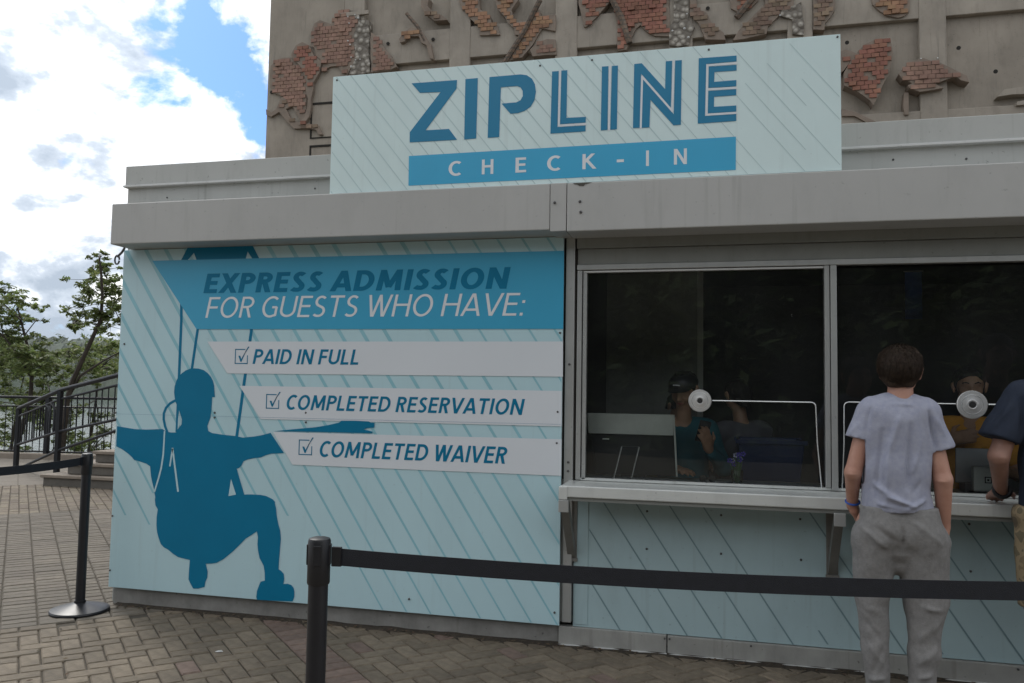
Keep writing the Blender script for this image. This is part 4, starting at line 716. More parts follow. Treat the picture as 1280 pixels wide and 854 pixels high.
# ------------------------------------------------------------------ the large printed panel
def panel():
    t=thing('advertising_panel',(-2.37,-.03,.12),'large pale aqua panel with a blue zipline rider silhouette and express admission text','panel')
    x0,x1,z0,z1=-3.893,-.857,.120,2.44
    obj('board',MB().box(x0,x1,-.05,-.034,z0,2.372),M['aqua_panel'],t,bevel=.0015)
    obj('back_batten',MB().box(-3.8,-3.74,-.034,-.005,.15,2.36),M['frame'],t); obj('back_batten',MB().box(-.96,-.9,-.034,-.005,.15,2.36),M['frame'],t)
    y=-.0506; s1=MB(); s2=MB(); z1=2.370
    for k in range(-12,24):
        xx=x0+.02+k*.1535
        ph=noise.noise(Vector((k*.7,3,0)))
        if xx<x0+1.6:  # broad teal bars in the upper left, ending above the feet
            e=z0+.004 if k>=3 else (1.05 if k<-9 else .62+.25*ph)
            clipline(s1,xx,z1,.655,.028,.009,(x0+.004,x1-.004,z0+.004,z1),y,z1,max(e,z0+.004))
        else:
            hole=k in (10,11) ; 
            clipline(s1,xx,z1,.655,.026 if k<14 else .014,.008,(x0+.004,x1-.004,z0+.004,z1),y,z1 if not hole else 1.6,z0+.004)
    obj('printed_stripe',s1,M['stripe_teal'],t,fixn=False)
    y-=.0005
    for nm in ('trolley','strapL','strapR','rope1','rope2','rope3','cord_loop'): obj('silhouette_rigging',MB().flat(PANEL[nm],y-(.0006 if nm in('strapL','strapR') else 0)-(.0003 if nm=='cord_loop' else 0)),M['deep'],t,fixn=False)
    y-=.0012
    obj('silhouette_rider',MB().flat(PANEL['figure'],y),M['deep'],t,fixn=False,label='dark blue silhouette of a seated helmeted rider with arms spread')
    for nm in ('gap','cord_light','cord_light2','cord_light3','cord_gap'): obj('silhouette_highlight',MB().flat(PANEL[nm],y-.0005),M['aqua_panel'],t,fixn=False)
    y-=.0012
    obj('text_band',MB().flat(PANEL['band'],y),M['bandp'],t,fixn=False,label='bright blue slanted band behind the heading')
    for nm in ('strip1','strip2','strip3'): obj('text_strip',MB().flat(PANEL[nm],y),M['strip'],t,fixn=False)
    obj('silhouette_hand',MB().flat(PANEL['hand'],y-.0004),M['deep'],t,fixn=False)
    yt=y-.001
    for (body,(a,b,c)),mt,bold,sh in zip(TEXT.items(),(M['deep'],M['white_print'],M['deep'],M['deep'],M['deep']),(.20,.105,.16,.16,.16),(.20,.20,.20,.20,.20)):
        # one part per word
        P_,wd=text_polys(body,bold,.12); X0,X1,zb,cap=a[0],c[0],(a[1]+c[1])/2,b[1]-a[1]; w=(X1-X0)-cap*sh; xx=0
        for word in body.split(' '):
            _,ww=text_polys(word,bold,.12); letter_obj('lettering',word,X0+xx/wd*w,X0+(xx+ww)/wd*w+cap*sh,zb,cap,yt,mt,t,shear=sh,pen=bold,gap=.12,label='the word '+word.strip(':')+' in '+('white' if mt is M['white_print'] else 'dark blue')+' slanted capitals')
            xx+=ww+.12+.27
    for cb in CHECKS:
        (ax,az),(bx,bz),(cx,cz)=cb; w=.006; zt_=az+(cz-bz); s=MB()
        for p,q in (((ax,az),(bx,az)),((bx,az),(bx,az+.05)),((ax,az),(ax,zt_)),((ax,zt_),(bx-.02,zt_))):
            v=Vector((q[0]-p[0],q[1]-p[1])).normalized(); n=Vector((-v.y,v.x))*w/2; s.flat([(p[0]+n.x-v.x*w/2,p[1]+n.y-v.y*w/2),(q[0]+n.x+v.x*w/2,q[1]+n.y+v.y*w/2),(q[0]-n.x+v.x*w/2,q[1]-n.y+v.y*w/2),(p[0]-n.x-v.x*w/2,p[1]-n.y-v.y*w/2)],yt)
        hh=zt_-az; s.flat([(ax+.022,az+hh*.55),(ax+.036,az+hh*.55),(ax+.044,az+hh*.32),(bx+.012,zt_+.018),(bx+.002,zt_+.018),(ax+.046,az+hh*.12),(ax+.038,az+hh*.12)],yt-.0004)
        obj('check_box',s,M['deep'],t,fixn=False)
    obj('sheet_seam',MB().flat([(x0+.002,1.2625),(x1-.002,1.2685),(x1-.002,1.2695),(x0+.002,1.2635)],yt-.0008),M['deep'],t,fixn=False)
    for x,z in RIVETS: obj('rivet',MB().lathe([(.0065,0),(.0065,-.006),(.003,-.009)],(x,-.049,z),8,'y'),M['rivet'],t)
panel()

# ------------------------------------------------------------------ tower behind
def tower():
    t=thing('concrete_tower',(4,14,0),'weathered concrete building with brick and pebble relief rising behind the kiosk','building')
    xl=-8.95
    obj('wall',MB().box(xl,14,10.12,19,-.05,16),M['concrete'],t)
    obj('corner_pier',MB().box(xl-.01,-7.27,10.0,10.12,-.05,16),M['concrete'],t,bevel=.015)
    cs=[-7.05,-4.80,-2.70,-.58,1.48,3.61,5.75,7.9,10.0,12.1]
    for i,c in enumerate(cs): 
        w=.21 if i else .22
        obj('pilaster',MB().box(c-w+ (.002 if i==0 else 0),c+w,9.985,10.12,-.05,16),M['concrete2'],t,bevel=.012)
    beams=[(4.4,5.1),(5.35,6.32),(6.9 if False else 7.93,8.55),(9.6,10.3),(11.2,11.9),(12.8,13.5)]
    edges=[-7.27+.43]+[]
    for a,b in zip(cs[:-1],cs[1:]):
        for z0,z1 in beams:
            x0,x1=a+.2,b-.2
            obj('beam',MB().box(x0,x1,10.0,10.119,z0,z1),M['concrete2'],t,bevel=.012)
    for (x0,x1,z0,z1) in ((-7.95,-7.3,6.52,7.26),(-7.95,-7.3,5.6,6.38)):   # framed recesses in the corner pier: dark raised strips, shade put into their colour
        f=MB()
        for q in ((x0,x0+.03,z0,z1),(x0+.03,x1,z1-.04,z1),(x0+.03,x1,z0,z0+.02)): f.box(q[0],q[1],9.982,10.001,q[2],q[3])
        obj('recess_shade',f,M['hole'],t)
    obj('ledge',MB().box(-7.45,-6.72,9.93,9.985,8.98,9.06),M['concrete2'],t,bevel=.01)
    mt=dict(A='brickp',B='brickr',C='brickp',D='pebble',E='brickp',F='brickb',G='bricko',H='brickb',I='bricko',J='bricko',K='brickp',L='brickr',M='brickr',N='pebble',O='brickb',P='brickr',Q='brickb',R='pebble',S='brickb',T='bricko',U='brickr',V='brickr',W='brickp',X='bricko',Y='concrete2',Q2='concrete2',O2='brickb')
    th=dict(B=.10,U=.13,W=.15,G=.12,H=.10,F=.08)
    for k,p in RELIEF.items():
        cx=sum(a for a,b in p)/len(p); cz=sum(b for a,b in p)/len(p); d=th.get(k,.055)*.8
        # jagged outline: brick-sized steps along the edge
        q=[]
        for i in range(len(p)):
            a,b=p[i],p[(i+1)%len(p)]; L_=math.hypot(b[0]-a[0],b[1]-a[1]); n=max(1,int(L_/.16))
            for j in range(n):
                f=j/n; r=random.uniform(-.022,.022) if j else 0
                q.append((a[0]+(b[0]-a[0])*f+r,a[1]+(b[1]-a[1])*f+r))
        front=9.985-d; lift=.0
        if mt[k].startswith('brick'):
            o=obj('brick_relief',MB().prism(q,front+.012-.0015*(ord(k[0])%7),10.125),M['rmort'],t,bevel=.004)
            bb=MB(); bw,bh=.128,.078; ang=random.uniform(-.12,.12) if k in 'UVW' else 0; ca,sa=math.cos(ang),math.sin(ang)
            def inside(x,z):
                r=False
                for i in range(len(p)):
                    (x1,z1),(x2,z2)=p[i-1],p[i]
                    if (z1>z)!=(z2>z) and x<(x2-x1)*(z-z1)/(z2-z1)+x1: r=not r
                return r
            R2=max(max(abs(a-cx),abs(b-cz)) for a,b in p)*1.3; ny=int(R2/bh)+1; nx=int(R2/bw)+1
            for j in range(-ny,ny+1):
                for i in range(-nx,nx+1):
                    lx=(i+.5*(j%2))*bw; lz=j*bh; f=[(lx+e*bw*.465,lz+g_*bh*.445) for e,g_ in ((-1,-1),(1,-1),(1,1),(-1,1))]
                    f=[(cx+u*ca-v*sa,cz+u*sa+v*ca) for u,v in f]
                    if sum(inside(*v) for v in f)<4:
                        if sum(inside(*v) for v in f)<3 or random.random()<.5: continue
                    if random.random()<.03: continue
                    f=[(u+random.uniform(-.004,.004),v+random.uniform(-.004,.004)) for u,v in f]; yf=front-.006-random.random()*.012-(.03 if random.random()<.04 else 0)
                    bb.prism(f,yf,front+.014)
            if bb.v: obj('brick_facing',bb,M['rb_'+mt[k][-1]],o,kind='stuff')
            continue
        o=obj('pebble_relief' if mt[k]=='pebble' else ('concrete_relief' if mt[k]=='concrete2' else 'brick_relief'),MB().prism(q,front-.0015*(ord(k[0])%7),10.125),M[mt[k]],t,bevel=.004)
    # raised dark lines, ribs and tie holes
    for a,b,w in (((-3.2,8.9),(-3.9,7.7),.05),((-1.9,8.9),(-1.5,7.9),.06),((.4,8.2),(1.05,9.1),.06),((-5.9,8.9),(-5.5,8.3),.04)):
        obj('rib',MB().tube([(a[0],9.93,a[1]),((a[0]+b[0])/2+.05,9.92,(a[1]+b[1])/2),(b[0],9.93,b[1])],w,6),M['brickb'],t,smooth=True)
    for x,z in ((-8.85,7.55),(2.25,7.6),(2.05,6.95),(4.0,7.35),(-6.3,8.35),(-5.35,8.35),(4.55,6.9),(-.1,8.45),(1.95,6.85),(-7.9,7.9)):
        obj('tie_hole',MB().lathe([(.035,0),(.035,-.01)],(x,9.985,z),12,'y'),M['hole'],t)
    V=[];
    s=MB()
    for i in range(36):   # white pebbles set proud of the mosaic strips
        c=random.choice(((-.58,.2,7.6,9.3),(1.35,.22,7.6,9.0),(-7.05,.2,7.3,9.0),(3.55,.2,7.0,7.25)))
        x=c[0]+random.uniform(-c[1],c[1]); z=random.uniform(c[2],c[3]); r=random.uniform(.012,.022)
        s.lathe([(r*.4,r*-.9),(r,-r*.3),(r,r*.5)],(x,9.90 if c[0]<3 else 9.97,z),8,'y')
    obj('white_pebbles',s,M['trim'],t,smooth=True,kind='stuff')
tower()

# ------------------------------------------------------------------ queue barrier posts
def qpost(x,y,label,lean=(0,0),copyof=None):
    t=thing('queue_post',(x,y,0),label,'barrier post','black retractable belt queue posts')
    obj('base',MB().lathe([(.172,.0),(.176,.008),(.172,.018),(.12,.034),(.06,.048),(.034,.056),(.034,.07)],(x,y,.005),48),M['post'],t,smooth=True)
    obj('post',MB().lathe([(.029,.05),(.029,.90)],(x,y,0),32),M['post'],t,smooth=True)
    hd=obj('head',MB().lathe([(.031,.875),(.0335,.88),(.0335,1.0),(.031,1.008),(.020,1.012)],(x,y,0),32),M['black'],t,smooth=True)
    for a in (.3,2.0,3.4,5.0):
        dx,dy=math.cos(a),math.sin(a); n=Vector((-dy,dx,0)); c=Vector((x+dx*.0315,y+dy*.0315,0)); v=[]
        for z in (.932,.992):
            for q,e in ((-.012,-.006),(.012,-.006),(.012,.004),(-.012,.004)): p=c+n*q+Vector((dx,dy,0))*e; v.append((p.x,p.y,z))
        obj('belt_slot',MB().add(v,[(3,2,1,0),(4,5,6,7),(0,1,5,4),(1,2,6,5),(2,3,7,6),(3,0,4,7)]),M['black'],hd,bevel=.002)
    return t
p1=qpost(-3.945,-.236,'black queue post with a round domed base near the left end of the large panel')
p2=qpost(-1.134,-2.493,'nearest black queue post, standing in front of the large panel with its foot cut off')
def belt(a,b,sag,parent):
    pts=[]; a=Vector(a); b=Vector(b)
    for i in range(25):
        f=i/24; p=a.lerp(b,f); p.z-=sag*4*f*(1-f); pts.append(p)
    s=MB().ribbon(pts,.050,.0025); obj('belt',s,M['belt'],parent)
    obj('belt_clip',MB().ribbon([a.lerp(b,.0),a.lerp(b,.012)],.056,.012),M['black'],parent)
d=ray(-60,594); e=CAM+d*((.952-1.45)/d.z)
dd=(e-Vector((-3.945,-.236,.962))).normalized()
belt(Vector((-3.945,-.236,.962))+dd*.04,(e.x,e.y,.955),.012,p1)
d=ray(1500,741); e=CAM+d*((.955-1.45)/d.z); p3=qpost(e.x,e.y,'black queue post just outside the right edge, holding the far end of the near belt')
dd=(e-Vector((-1.134,-2.493,.957))).normalized()
belt(Vector((-1.134,-2.493,.957))+dd*.04,(e.x,e.y,.957),.028,p2)
# ------------------------------------------------------------------ smooth body surfaces (signed distance + surface nets)
def sdf_grid(prims,h,k=.02,clips=(),subs=(),pad=.03):
    lo=np.array([1e9]*3); hi=-lo
    for p in prims:
        a,b,ra,rb,s=p; r=max(ra,rb)*max(1,max(s))+pad
        lo=np.minimum(lo,np.minimum(a,b)-r); hi=np.maximum(hi,np.maximum(a,b)+r)
    n=np.ceil((hi-lo)/h).astype(int)+1
    ax=[lo[i]+np.arange(n[i])*h for i in range(3)]; F=np.full(n,.25,np.float32)
    def ev(p,sl):
        a,b,ra,rb,s=p; s=np.array(s,float); a=np.array(a,float)/s; b=np.array(b,float)/s
        X=(ax[0][sl[0]]/s[0])[:,None,None]; Y=(ax[1][sl[1]]/s[1])[None,:,None]; Z=(ax[2][sl[2]]/s[2])[None,None,:]
        d=b-a; L2=float(d@d)
        if L2<1e-12: t=np.zeros((1,1,1))
        else: t=np.clip(((X-a[0])*d[0]+(Y-a[1])*d[1]+(Z-a[2])*d[2])/L2,0,1)
        q=np.sqrt((X-a[0]-t*d[0])**2+(Y-a[1]-t*d[1])**2+(Z-a[2]-t*d[2])**2)
        return (q-(ra+(rb-ra)*t))*min(s)**.5
    def box(p,m):
        a,b,ra,rb,s=p; r=max(ra,rb)*np.array(s)+m
        l=np.maximum(0,np.floor((np.minimum(a,b)-r-lo)/h).astype(int)); u=np.minimum(n,np.ceil((np.maximum(a,b)+r-lo)/h).astype(int)+1)
        return tuple(slice(int(x),int(y)) for x,y in zip(l,u))
    for p in prims:
        kk=k
        if len(p)==5: pass
        sl=box(p,.07); D=ev(p,sl); G=F[sl]; hh=np.clip(.5+.5*(G-D)/kk,0,1); F[sl]=D*hh+G*(1-hh)-kk*hh*(1-hh)
    for p in subs:
        sl=box(p,.03); F[sl]=np.maximum(F[sl],-ev(p,sl))
    for (pt,nn,box_) in clips:   # remove the side the normal points to, inside an optional box
        sl=tuple(slice(0,int(k_)) for k_ in n)
        if box_ is not None:
            l=np.maximum(0,((np.array(box_[0])-lo)/h).astype(int)); u=np.minimum(n,((np.array(box_[1])-lo)/h).astype(int)+1); sl=tuple(slice(int(x),int(y)) for x,y in zip(l,u))
        X=ax[0][sl[0]][:,None,None]; Y=ax[1][sl[1]][None,:,None]; Z=ax[2][sl[2]][None,None,:]; nn=np.array(nn,float); nn/=np.linalg.norm(nn)
        pl=(X-pt[0])*nn[0]+(Y-pt[1])*nn[1]+(Z-pt[2])*nn[2]; F[sl]=np.maximum(F[sl],pl)
    return F,lo,h
def surface_nets(F,lo,h):
    S=F<0; nx,ny,nz=F.shape; c=S[:-1,:-1,:-1]; anyc=np.zeros(c.shape,bool); 
    cnt=np.zeros(c.shape,np.float32); P=np.zeros(c.shape+(3,),np.float32)
    cor=[(i,j,k) for i in (0,1) for j in (0,1) for k in (0,1)]
    sub=lambda A,o:A[o[0]:nx-1+o[0],o[1]:ny-1+o[1],o[2]:nz-1+o[2]]
    for o in cor:
        for a in range(3):
            if o[a]==0:
                o2=list(o); o2[a]=1
                f0,f1=sub(F,o),sub(F,o2); cr=(f0<0)!=(f1<0)
                if not cr.any(): continue
                t=np.where(cr,f0/np.where(cr,f0-f1,1),0); cnt+=cr
                for q in range(3): P[...,q]+=cr*(o[q]+(t if q==a else 0))
    act=cnt>0; idx=-np.ones(c.shape,int); idx[act]=np.arange(act.sum())
    ii=np.argwhere(act); V=(P[act]/cnt[act][:,None]+ii)*h+lo
    Q=[]
    for a in range(3):
        b,c_=(a+1)%3,(a+2)%3
        s0=[slice(0,-1) if q==a else slice(1,-1) for q in range(3)]; s1=list(s0); s1[a]=slice(1,None)
        A=S[tuple(s0)]; B=S[tuple(s1)]; e=np.argwhere(A!=B)
        if len(e)==0: continue
        inn=A[A!=B]; base=e.copy(); base[:,b]+=1; base[:,c_]+=1
        def g(db,dc):
            q=base.copy(); q[:,b]-=db; q[:,c_]-=dc; return idx[q[:,0],q[:,1],q[:,2]]
        q=np.stack([g(1,1),g(0,1),g(0,0),g(1,0)],1); q[~inn]=q[~inn][:,::-1]; Q.append(q)
    Q=np.concatenate(Q); Q=Q[(Q>=0).all(1)]
    return V,Q
def vnormals(V,Q):
    n=np.cross(V[Q[:,2]]-V[Q[:,0]],V[Q[:,3]]-V[Q[:,1]]); N_=np.zeros_like(V)
    for k in range(4): np.add.at(N_,Q[:,k],n)
    return N_/np.maximum(np.linalg.norm(N_,axis=1),1e-9)[:,None]
def folds(V,Q,lines,noise_amp=0,nscale=(8,8,8),seed=0):
    Nn=vnormals(V,Q); D=np.zeros(len(V))
    for a,b,w,amp in lines:
        a=np.array(a,float); b=np.array(b,float); d=b-a; t=np.clip(((V-a)@d)/(d@d),0,1); r=np.linalg.norm(V-a-t[:,None]*d,axis=1)
        D+=amp*np.exp(-(r/w)**2)*np.sin(np.pi*np.clip(t*.9+.05,0,1))**.5
    if noise_amp:
        s=Vector(nscale); o=Vector((seed*3.1,seed*1.7,seed))
        D+=noise_amp*np.array([noise.noise(Vector((v[0]*s.x,v[1]*s.y,v[2]*s.z))+o)+.5*noise.noise(Vector((v[0]*s.x*2.3,v[1]*s.y*2.3,v[2]*s.z*2.1))-o) for v in V])
    return V+Nn*D[:,None]
def sdf_obj(name,prims,mt,parent,h=.008,k=.02,clips=(),subs=(),lines=(),na=0,ns=(8,8,8),seed=0,xf=None,smooth_it=1):
    F,lo,h=sdf_grid(prims,h,k,clips,subs); V,Q=surface_nets(F,lo,h)
    for _ in range(smooth_it):   # light relaxation
        A=np.zeros_like(V); c=np.zeros(len(V))
        for a,b in ((0,1),(1,2),(2,3),(3,0)):
            np.add.at(A,Q[:,a],V[Q[:,b]]); np.add.at(A,Q[:,b],V[Q[:,a]]); np.add.at(c,Q[:,a],1); np.add.at(c,Q[:,b],1)
        V=V*.5+A/np.maximum(c,1)[:,None]*.5
    if len(lines) or na: V=folds(V,Q,[(a,b,w,m_*(1.15 if name=='sweatpants' else 2.5)) for a,b,w,m_ in lines],na,ns,seed)
    o=npobj(name,V,Q,mt); o.parent=parent; return o
def C(a,b,ra,rb=None,s=(1,1,1)): return (tuple(a),tuple(b),ra,ra if rb is None else rb,s)
def head_prims(c,yaw=0,tilt=0,sc=1.0):
    """head with face looking along +y (turned by yaw about z, tilt = nod down)"""
    Rm=Matrix.Rotation(yaw,3,'Z')@Matrix.Rotation(-tilt,3,'X'); c=Vector(c)
    T=lambda x,y,z:tuple(c+Rm@(Vector((x,y,z))*sc))
    r=lambda v:v*sc
    P=[C(T(0,-.018,.030),T(0,.012,.030),r(.079),r(.074),(.98,1,1.06)),          # skull
       C(T(0,.040,-.012),T(0,.035,-.062),r(.052),r(.038)),                         # face, jaw
       C(T(-.030,.030,-.040),T(.030,.030,-.040),r(.034)),
       C(T(0,.062,-.082),T(0,.060,-.080),r(.020)),                                 # chin
       C(T(0,.088,.016),T(0,.103,-.018),r(.009),r(.013)),                          # nose
       C(T(-.012,.093,-.024),T(.012,.093,-.024),r(.009)),
       C(T(-.034,.076,.034),T(.034,.076,.034),r(.012)),                            # brow
       C(T(-.018,.083,-.050),T(.018,.083,-.050),r(.008)),                          # lips
       C(T(-.042,.058,-.008),T(-.036,.066,-.022),r(.020)),C(T(.042,.058,-.008),T(.036,.066,-.022),r(.020)),
       C(T(-.088,-.008,.022),T(-.082,.0,-.018),r(.019),r(.011),(.62,1,1)),C(T(.088,-.008,.022),T(.082,.0,-.018),r(.019),r(.011),(.62,1,1))]
    return P,T
def face_parts(T,parent,sc=1.0):
    for s in (-1,1):
        e=obj('eye',MB().lathe([(math.sin(t)*.0125*sc,math.cos(t)*.0125*sc) for t in np.linspace(.1,3.04,8)],T(s*.030,.0665,.012),12),M['eye'],smooth=True); e.parent=parent
        i=obj('iris',MB().lathe([(math.sin(t)*.0062*sc,math.cos(t)*.0062*sc) for t in np.linspace(.1,3.04,6)],T(s*.030,.0735,.012),10),M['iris'],smooth=True); i.parent=e
        b=obj('eyebrow',MB().tube([T(s*.014,.091,.036),T(s*.032,.088,.042),T(s*.048,.076,.036)],[.003*sc,.004*sc,.002*sc],6),M['hairb'],smooth=True); b.parent=parent
    m_=obj('mouth',MB().tube([T(-.024,.082,-.052),T(-.008,.0925,-.049),T(.008,.0925,-.049),T(.024,.082,-.052)],[.002*sc,.0045*sc,.0045*sc,.002*sc],6),M['lip'],smooth=True); m_.parent=parent
def hand_prims(w,d,up,side,spread=.3,curl=.5,sc=1.0):
    """palm and five fingers from wrist w; d along the hand, up = back of the hand normal, side: +1 thumb on d x up side"""
    w=Vector(w); d=Vector(d).normalized(); up=Vector(up); up=(up-d*up.dot(d)).normalized(); s=d.cross(up).normalized()*side
    P=[C(w,w+d*.03*sc,.024*sc,.026*sc),C(w+d*.02*sc+s*.018*sc,w+d*.080*sc+s*.026*sc,.016*sc,.013*sc),C(w+d*.02*sc,w+d*.085*sc+s*.006*sc,.017*sc,.013*sc),
       C(w+d*.02*sc-s*.014*sc,w+d*.080*sc-s*.014*sc,.016*sc,.012*sc),C(w+d*.02*sc-s*.022*sc,w+d*.072*sc-s*.030*sc,.015*sc,.011*sc)]
    for i,(o,L_,b) in enumerate(((.027,.072,.084),(.008,.080,.088),(-.012,.074,.084),(-.030,.058,.075))):
        q=w+d*b*sc+s*o*sc; dirn=(d+s*(o*9*spread)).normalized(); r=.0088*sc
        for j,f in enumerate((.45,.30,.25)):
            dd=(dirn*math.cos(curl*(j+.4))-up*math.sin(curl*(j+.4))).normalized(); q2=q+dd*L_*f*sc; P.append(C(q,q2,r,r*.93)); q=q2; r*=.93
    q=w+d*.025*sc+s*.026*sc
    dd=(d*.55+s*.8-up*.15).normalized(); q2=q+dd*.042*sc; P.append(C(q,q2,.0125*sc,.010*sc)); q3=q2+(d*.9+s*.3-up*.3).normalized()*.034*sc; P.append(C(q2,q3,.0098*sc,.008*sc))
    return P
def strands(name,T,parent,mt,n,keep,L_=.03,r=.083,cz=.030,fall=1.0,w=.0016):
    V=[];Fq=[]; i=0
    while i<n:
        v=RNG.normal(size=3); v/=np.linalg.norm(v)
        if not keep(v): continue
        i+=1; p=Vector((v[0]*r*.99,v[1]*(r+.014)-.004,v[2]*r*1.06+cz)); nrm=Vector(v)
        g=(Vector((v[0]*.35+RNG.normal()*.25,-.25*fall+RNG.normal()*.25,-1*fall+RNG.normal()*.2))); g=(g-nrm*g.dot(nrm)).normalized()
        sd_=nrm.cross(g).normalized()*w; l=L_*(.5+1.1*RNG.random()); b=len(V)
        pts=[p-nrm*.004,p+g*l*.4+nrm*.007,p+g*l*.8+nrm*(.006+.004*RNG.random()),p+g*l*1.15+nrm*(.002+.008*RNG.random())]
        for a,q in enumerate(pts): f=1-.28*a; V+=[T(*(q+sd_*f)),T(*(q-sd_*f))]
        for a in range(3): Fq.append((b+2*a,b+2*a+1,b+2*a+3,b+2*a+2))
    o=npobj(name,V,Fq,mt); o.parent=parent; return o

# ------------------------------------------------------------------ man in the lavender-grey shirt
def man():
    t=thing('person',(.85,-.60,0),'person with short brown hair seen from behind in a lavender-grey t-shirt and grey sweatpants','person')
    hp,T=head_prims((.004,.022,1.566),yaw=R_(-16),tilt=R_(4))
    LS,RS=(-.135,0,1.375),(.110,0,1.37)
    LE,RE=(-.214,-.02,1.10),(.166,-.035,1.085); LW,RW=(-.200,.10,.935),(.180,.02,.865)
    P=hp+[C((-.004,-.006,1.43),(.002,.004,1.55),.058,.052),
       C((-.10,0,1.375),(.075,0,1.375),.045,.045,(1,.9,1)),C((-.02,.01,1.15),(-.02,.01,1.32),.09,.09,(1.1,.75,1)),C((-.03,.0,.88),(-.025,.0,1.15),.10,.09,(1.1,.8,1)),
       C(LS,LE,.046,.037),C(LE,LW,.038,.025),C(RS,RE,.046,.039),C(RE,RW,.041,.027),
       C((-.115,.0,.86),(-.125,.015,.50),.085,.055),C((-.125,.015,.50),(-.115,-.02,.09),.052,.036),C((.075,0,.86),(.095,.02,.48),.085,.055),C((.095,.02,.48),(.068,-.02,.09),.052,.036)]
    P+=hand_prims(LW,(.35,.55,-.75),(-.9,.1,-.2),1,curl=.35)+hand_prims(RW,(.0,.30,-1),(.9,-.1,.1),-1,curl=.3)
    body=sdf_obj('body',P,M['skin'],t,h=.0058,k=.012,lines=[((-.228,-.062,1.10),(-.228,-.062,1.09),.02,.003),((.148,-.08,1.085),(.148,-.08,1.075),.022,.004)])
    face_parts(T,body)
    # shirt
    S=[C((-.105,-.002,1.385),(.082,-.002,1.385),.074,.074,(1,1.02,1)),C((-.045,-.003,1.436),(.03,-.003,1.436),.050,.050,(1,1,.8)),
       C((-.022,-.004,1.34),(-.030,-.004,1.12),.118,.116,(1.18,.95,1)),C((-.030,-.004,1.12),(-.020,-.002,.90),.118,.130,(1.20,.95,1)),
       C((.05,-.01,1.3),(.06,-.01,1.1),.07,.06),C((-.10,-.01,1.3),(-.10,-.01,1.1),.07,.06),
       C((-.125,0,1.378),(-.196,-.006,1.22),.066,.069,(1,1,1)),C((.108,0,1.372),(.166,-.010,1.18),.066,.072,(1,1,1))]
    cl=[((0,0,.936),(.04,0,-1),None),((-.205,-.006,1.263),(-.20,0,-.97),((-.42,-.3,1.06),(-.165,.3,1.36))),((.170,-.01,1.222),(.30,0,-.95),((.122,-.3,1.0),(.36,.3,1.31)))]
    sb=[C((-.004,.02,1.50),(0,.02,1.60),.060,.075)]
    b=-.118
    ln=[((-.03,b,1.36),(-.11,b,1.10),.012,.006),((.02,b,1.33),(.0,b,1.05),.014,-.006),((.07,b,1.33),(.06,b,1.08),.014,.007),((.10,-.1,1.32),(.02,b,1.12),.012,.006),
        ((-.10,-.1,1.30),(-.13,-.1,1.00),.014,-.006),((-.07,b,1.25),(-.09,b,.98),.012,.006),((.12,-.09,1.18),(.05,b,1.00),.011,.008),((.13,-.09,1.08),(.07,b,.96),.010,.008),((.13,-.09,1.02),(.0,b,.955),.010,.007),((.11,-.1,1.12),(.03,b,1.03),.010,-.006),
        ((-.14,-.09,1.06),(-.02,b,.98),.012,.007),((-.10,b,1.01),(.03,b,.965),.010,.007),((-.12,-.1,.97),(.0,b,.95),.009,.006),
        ((-.145,-.07,1.40),(-.165,-.06,1.25),.010,-.007),((.105,-.08,1.39),(.13,-.07,1.22),.010,-.009),((.13,-.07,1.36),(.19,-.08,1.26),.012,.006),((-.06,-.08,1.42),(.05,-.09,1.425),.009,.003),((-.2,-.06,1.33),(-.25,-.05,1.27),.012,.004)]
    sdf_obj('t_shirt',S,M['shirt'],t,h=.0062,k=.035,clips=cl,subs=sb,lines=ln,na=.007,ns=(13,13,4.5),seed=2)
    # sweatpants
    Q=[C((-.075,-.006,.93),(.045,-.006,.93),.108,.108,(1,.98,1)),C((-.083,-.012,.85),(.053,-.012,.85),.116,.118,(1,.98,1)),
       C((-.120,-.005,.80),(-.132,.008,.55),.102,.078),C((-.132,.008,.55),(-.126,-.012,.30),.074,.057),C((-.126,-.012,.30),(-.118,-.022,.13),.057,.052),
       C((.080,-.005,.80),(.098,.018,.52),.112,.092),C((.098,.018,.52),(.082,-.005,.30),.088,.064),C((.082,-.005,.30),(.065,-.02,.13),.064,.055),C((-.02,0,.74),(-.02,0,.70),.09,.06)]
    cl=[((0,0,.955),(0,0,1),None),((0,0,.075),(0,0,-1),None)]
    sb=[C((.195,-.02,.90),(.20,.0,.82),.018,.012)]
    b=-.125
    ln=[((-.02,b,.86),(-.018,-.10,.66),.010,-.016),((-.035,b,.74),(-.13,b,.82),.012,-.008),((-.035,b,.73),(-.17,-.10,.845),.012,.009),((-.19,-.07,.86),(-.08,b,.79),.012,.008),((-.15,b,.88),(-.05,b,.80),.013,-.009),
        ((.00,b,.72),(.10,b,.77),.014,.007),((.02,b,.90),(.14,-.10,.80),.012,.009),((.0,b,.66),(.05,-.12,.585),.014,.010),((.0,-.1,.60),(.10,-.09,.57),.014,-.008),((.02,-.09,.52),(.16,-.07,.50),.012,.008),
        ((-.19,-.05,.58),(-.08,-.07,.60),.015,.004),((-.19,-.05,.50),(-.08,-.08,.47),.015,.0035),((-.18,-.05,.44),(-.10,-.08,.34),.014,-.006),((-.17,-.06,.34),(-.08,-.08,.22),.013,.006),((-.08,-.08,.36),(-.15,-.07,.20),.013,-.006),((-.17,-.06,.17),(-.07,-.08,.19),.010,.010),((-.16,-.06,.12),(-.08,-.08,.13),.008,-.007),
        ((.02,-.07,.34),(.15,-.05,.46),.015,.006),((.02,-.08,.24),(.14,-.06,.34),.014,.007),((.04,-.08,.50),(.06,-.08,.25),.014,-.006),((.01,-.08,.19),(.12,-.07,.22),.010,.011),((.01,-.08,.14),(.12,-.07,.155),.009,.010),((.18,-.04,.9),(.205,-.03,.7),.012,.008)]
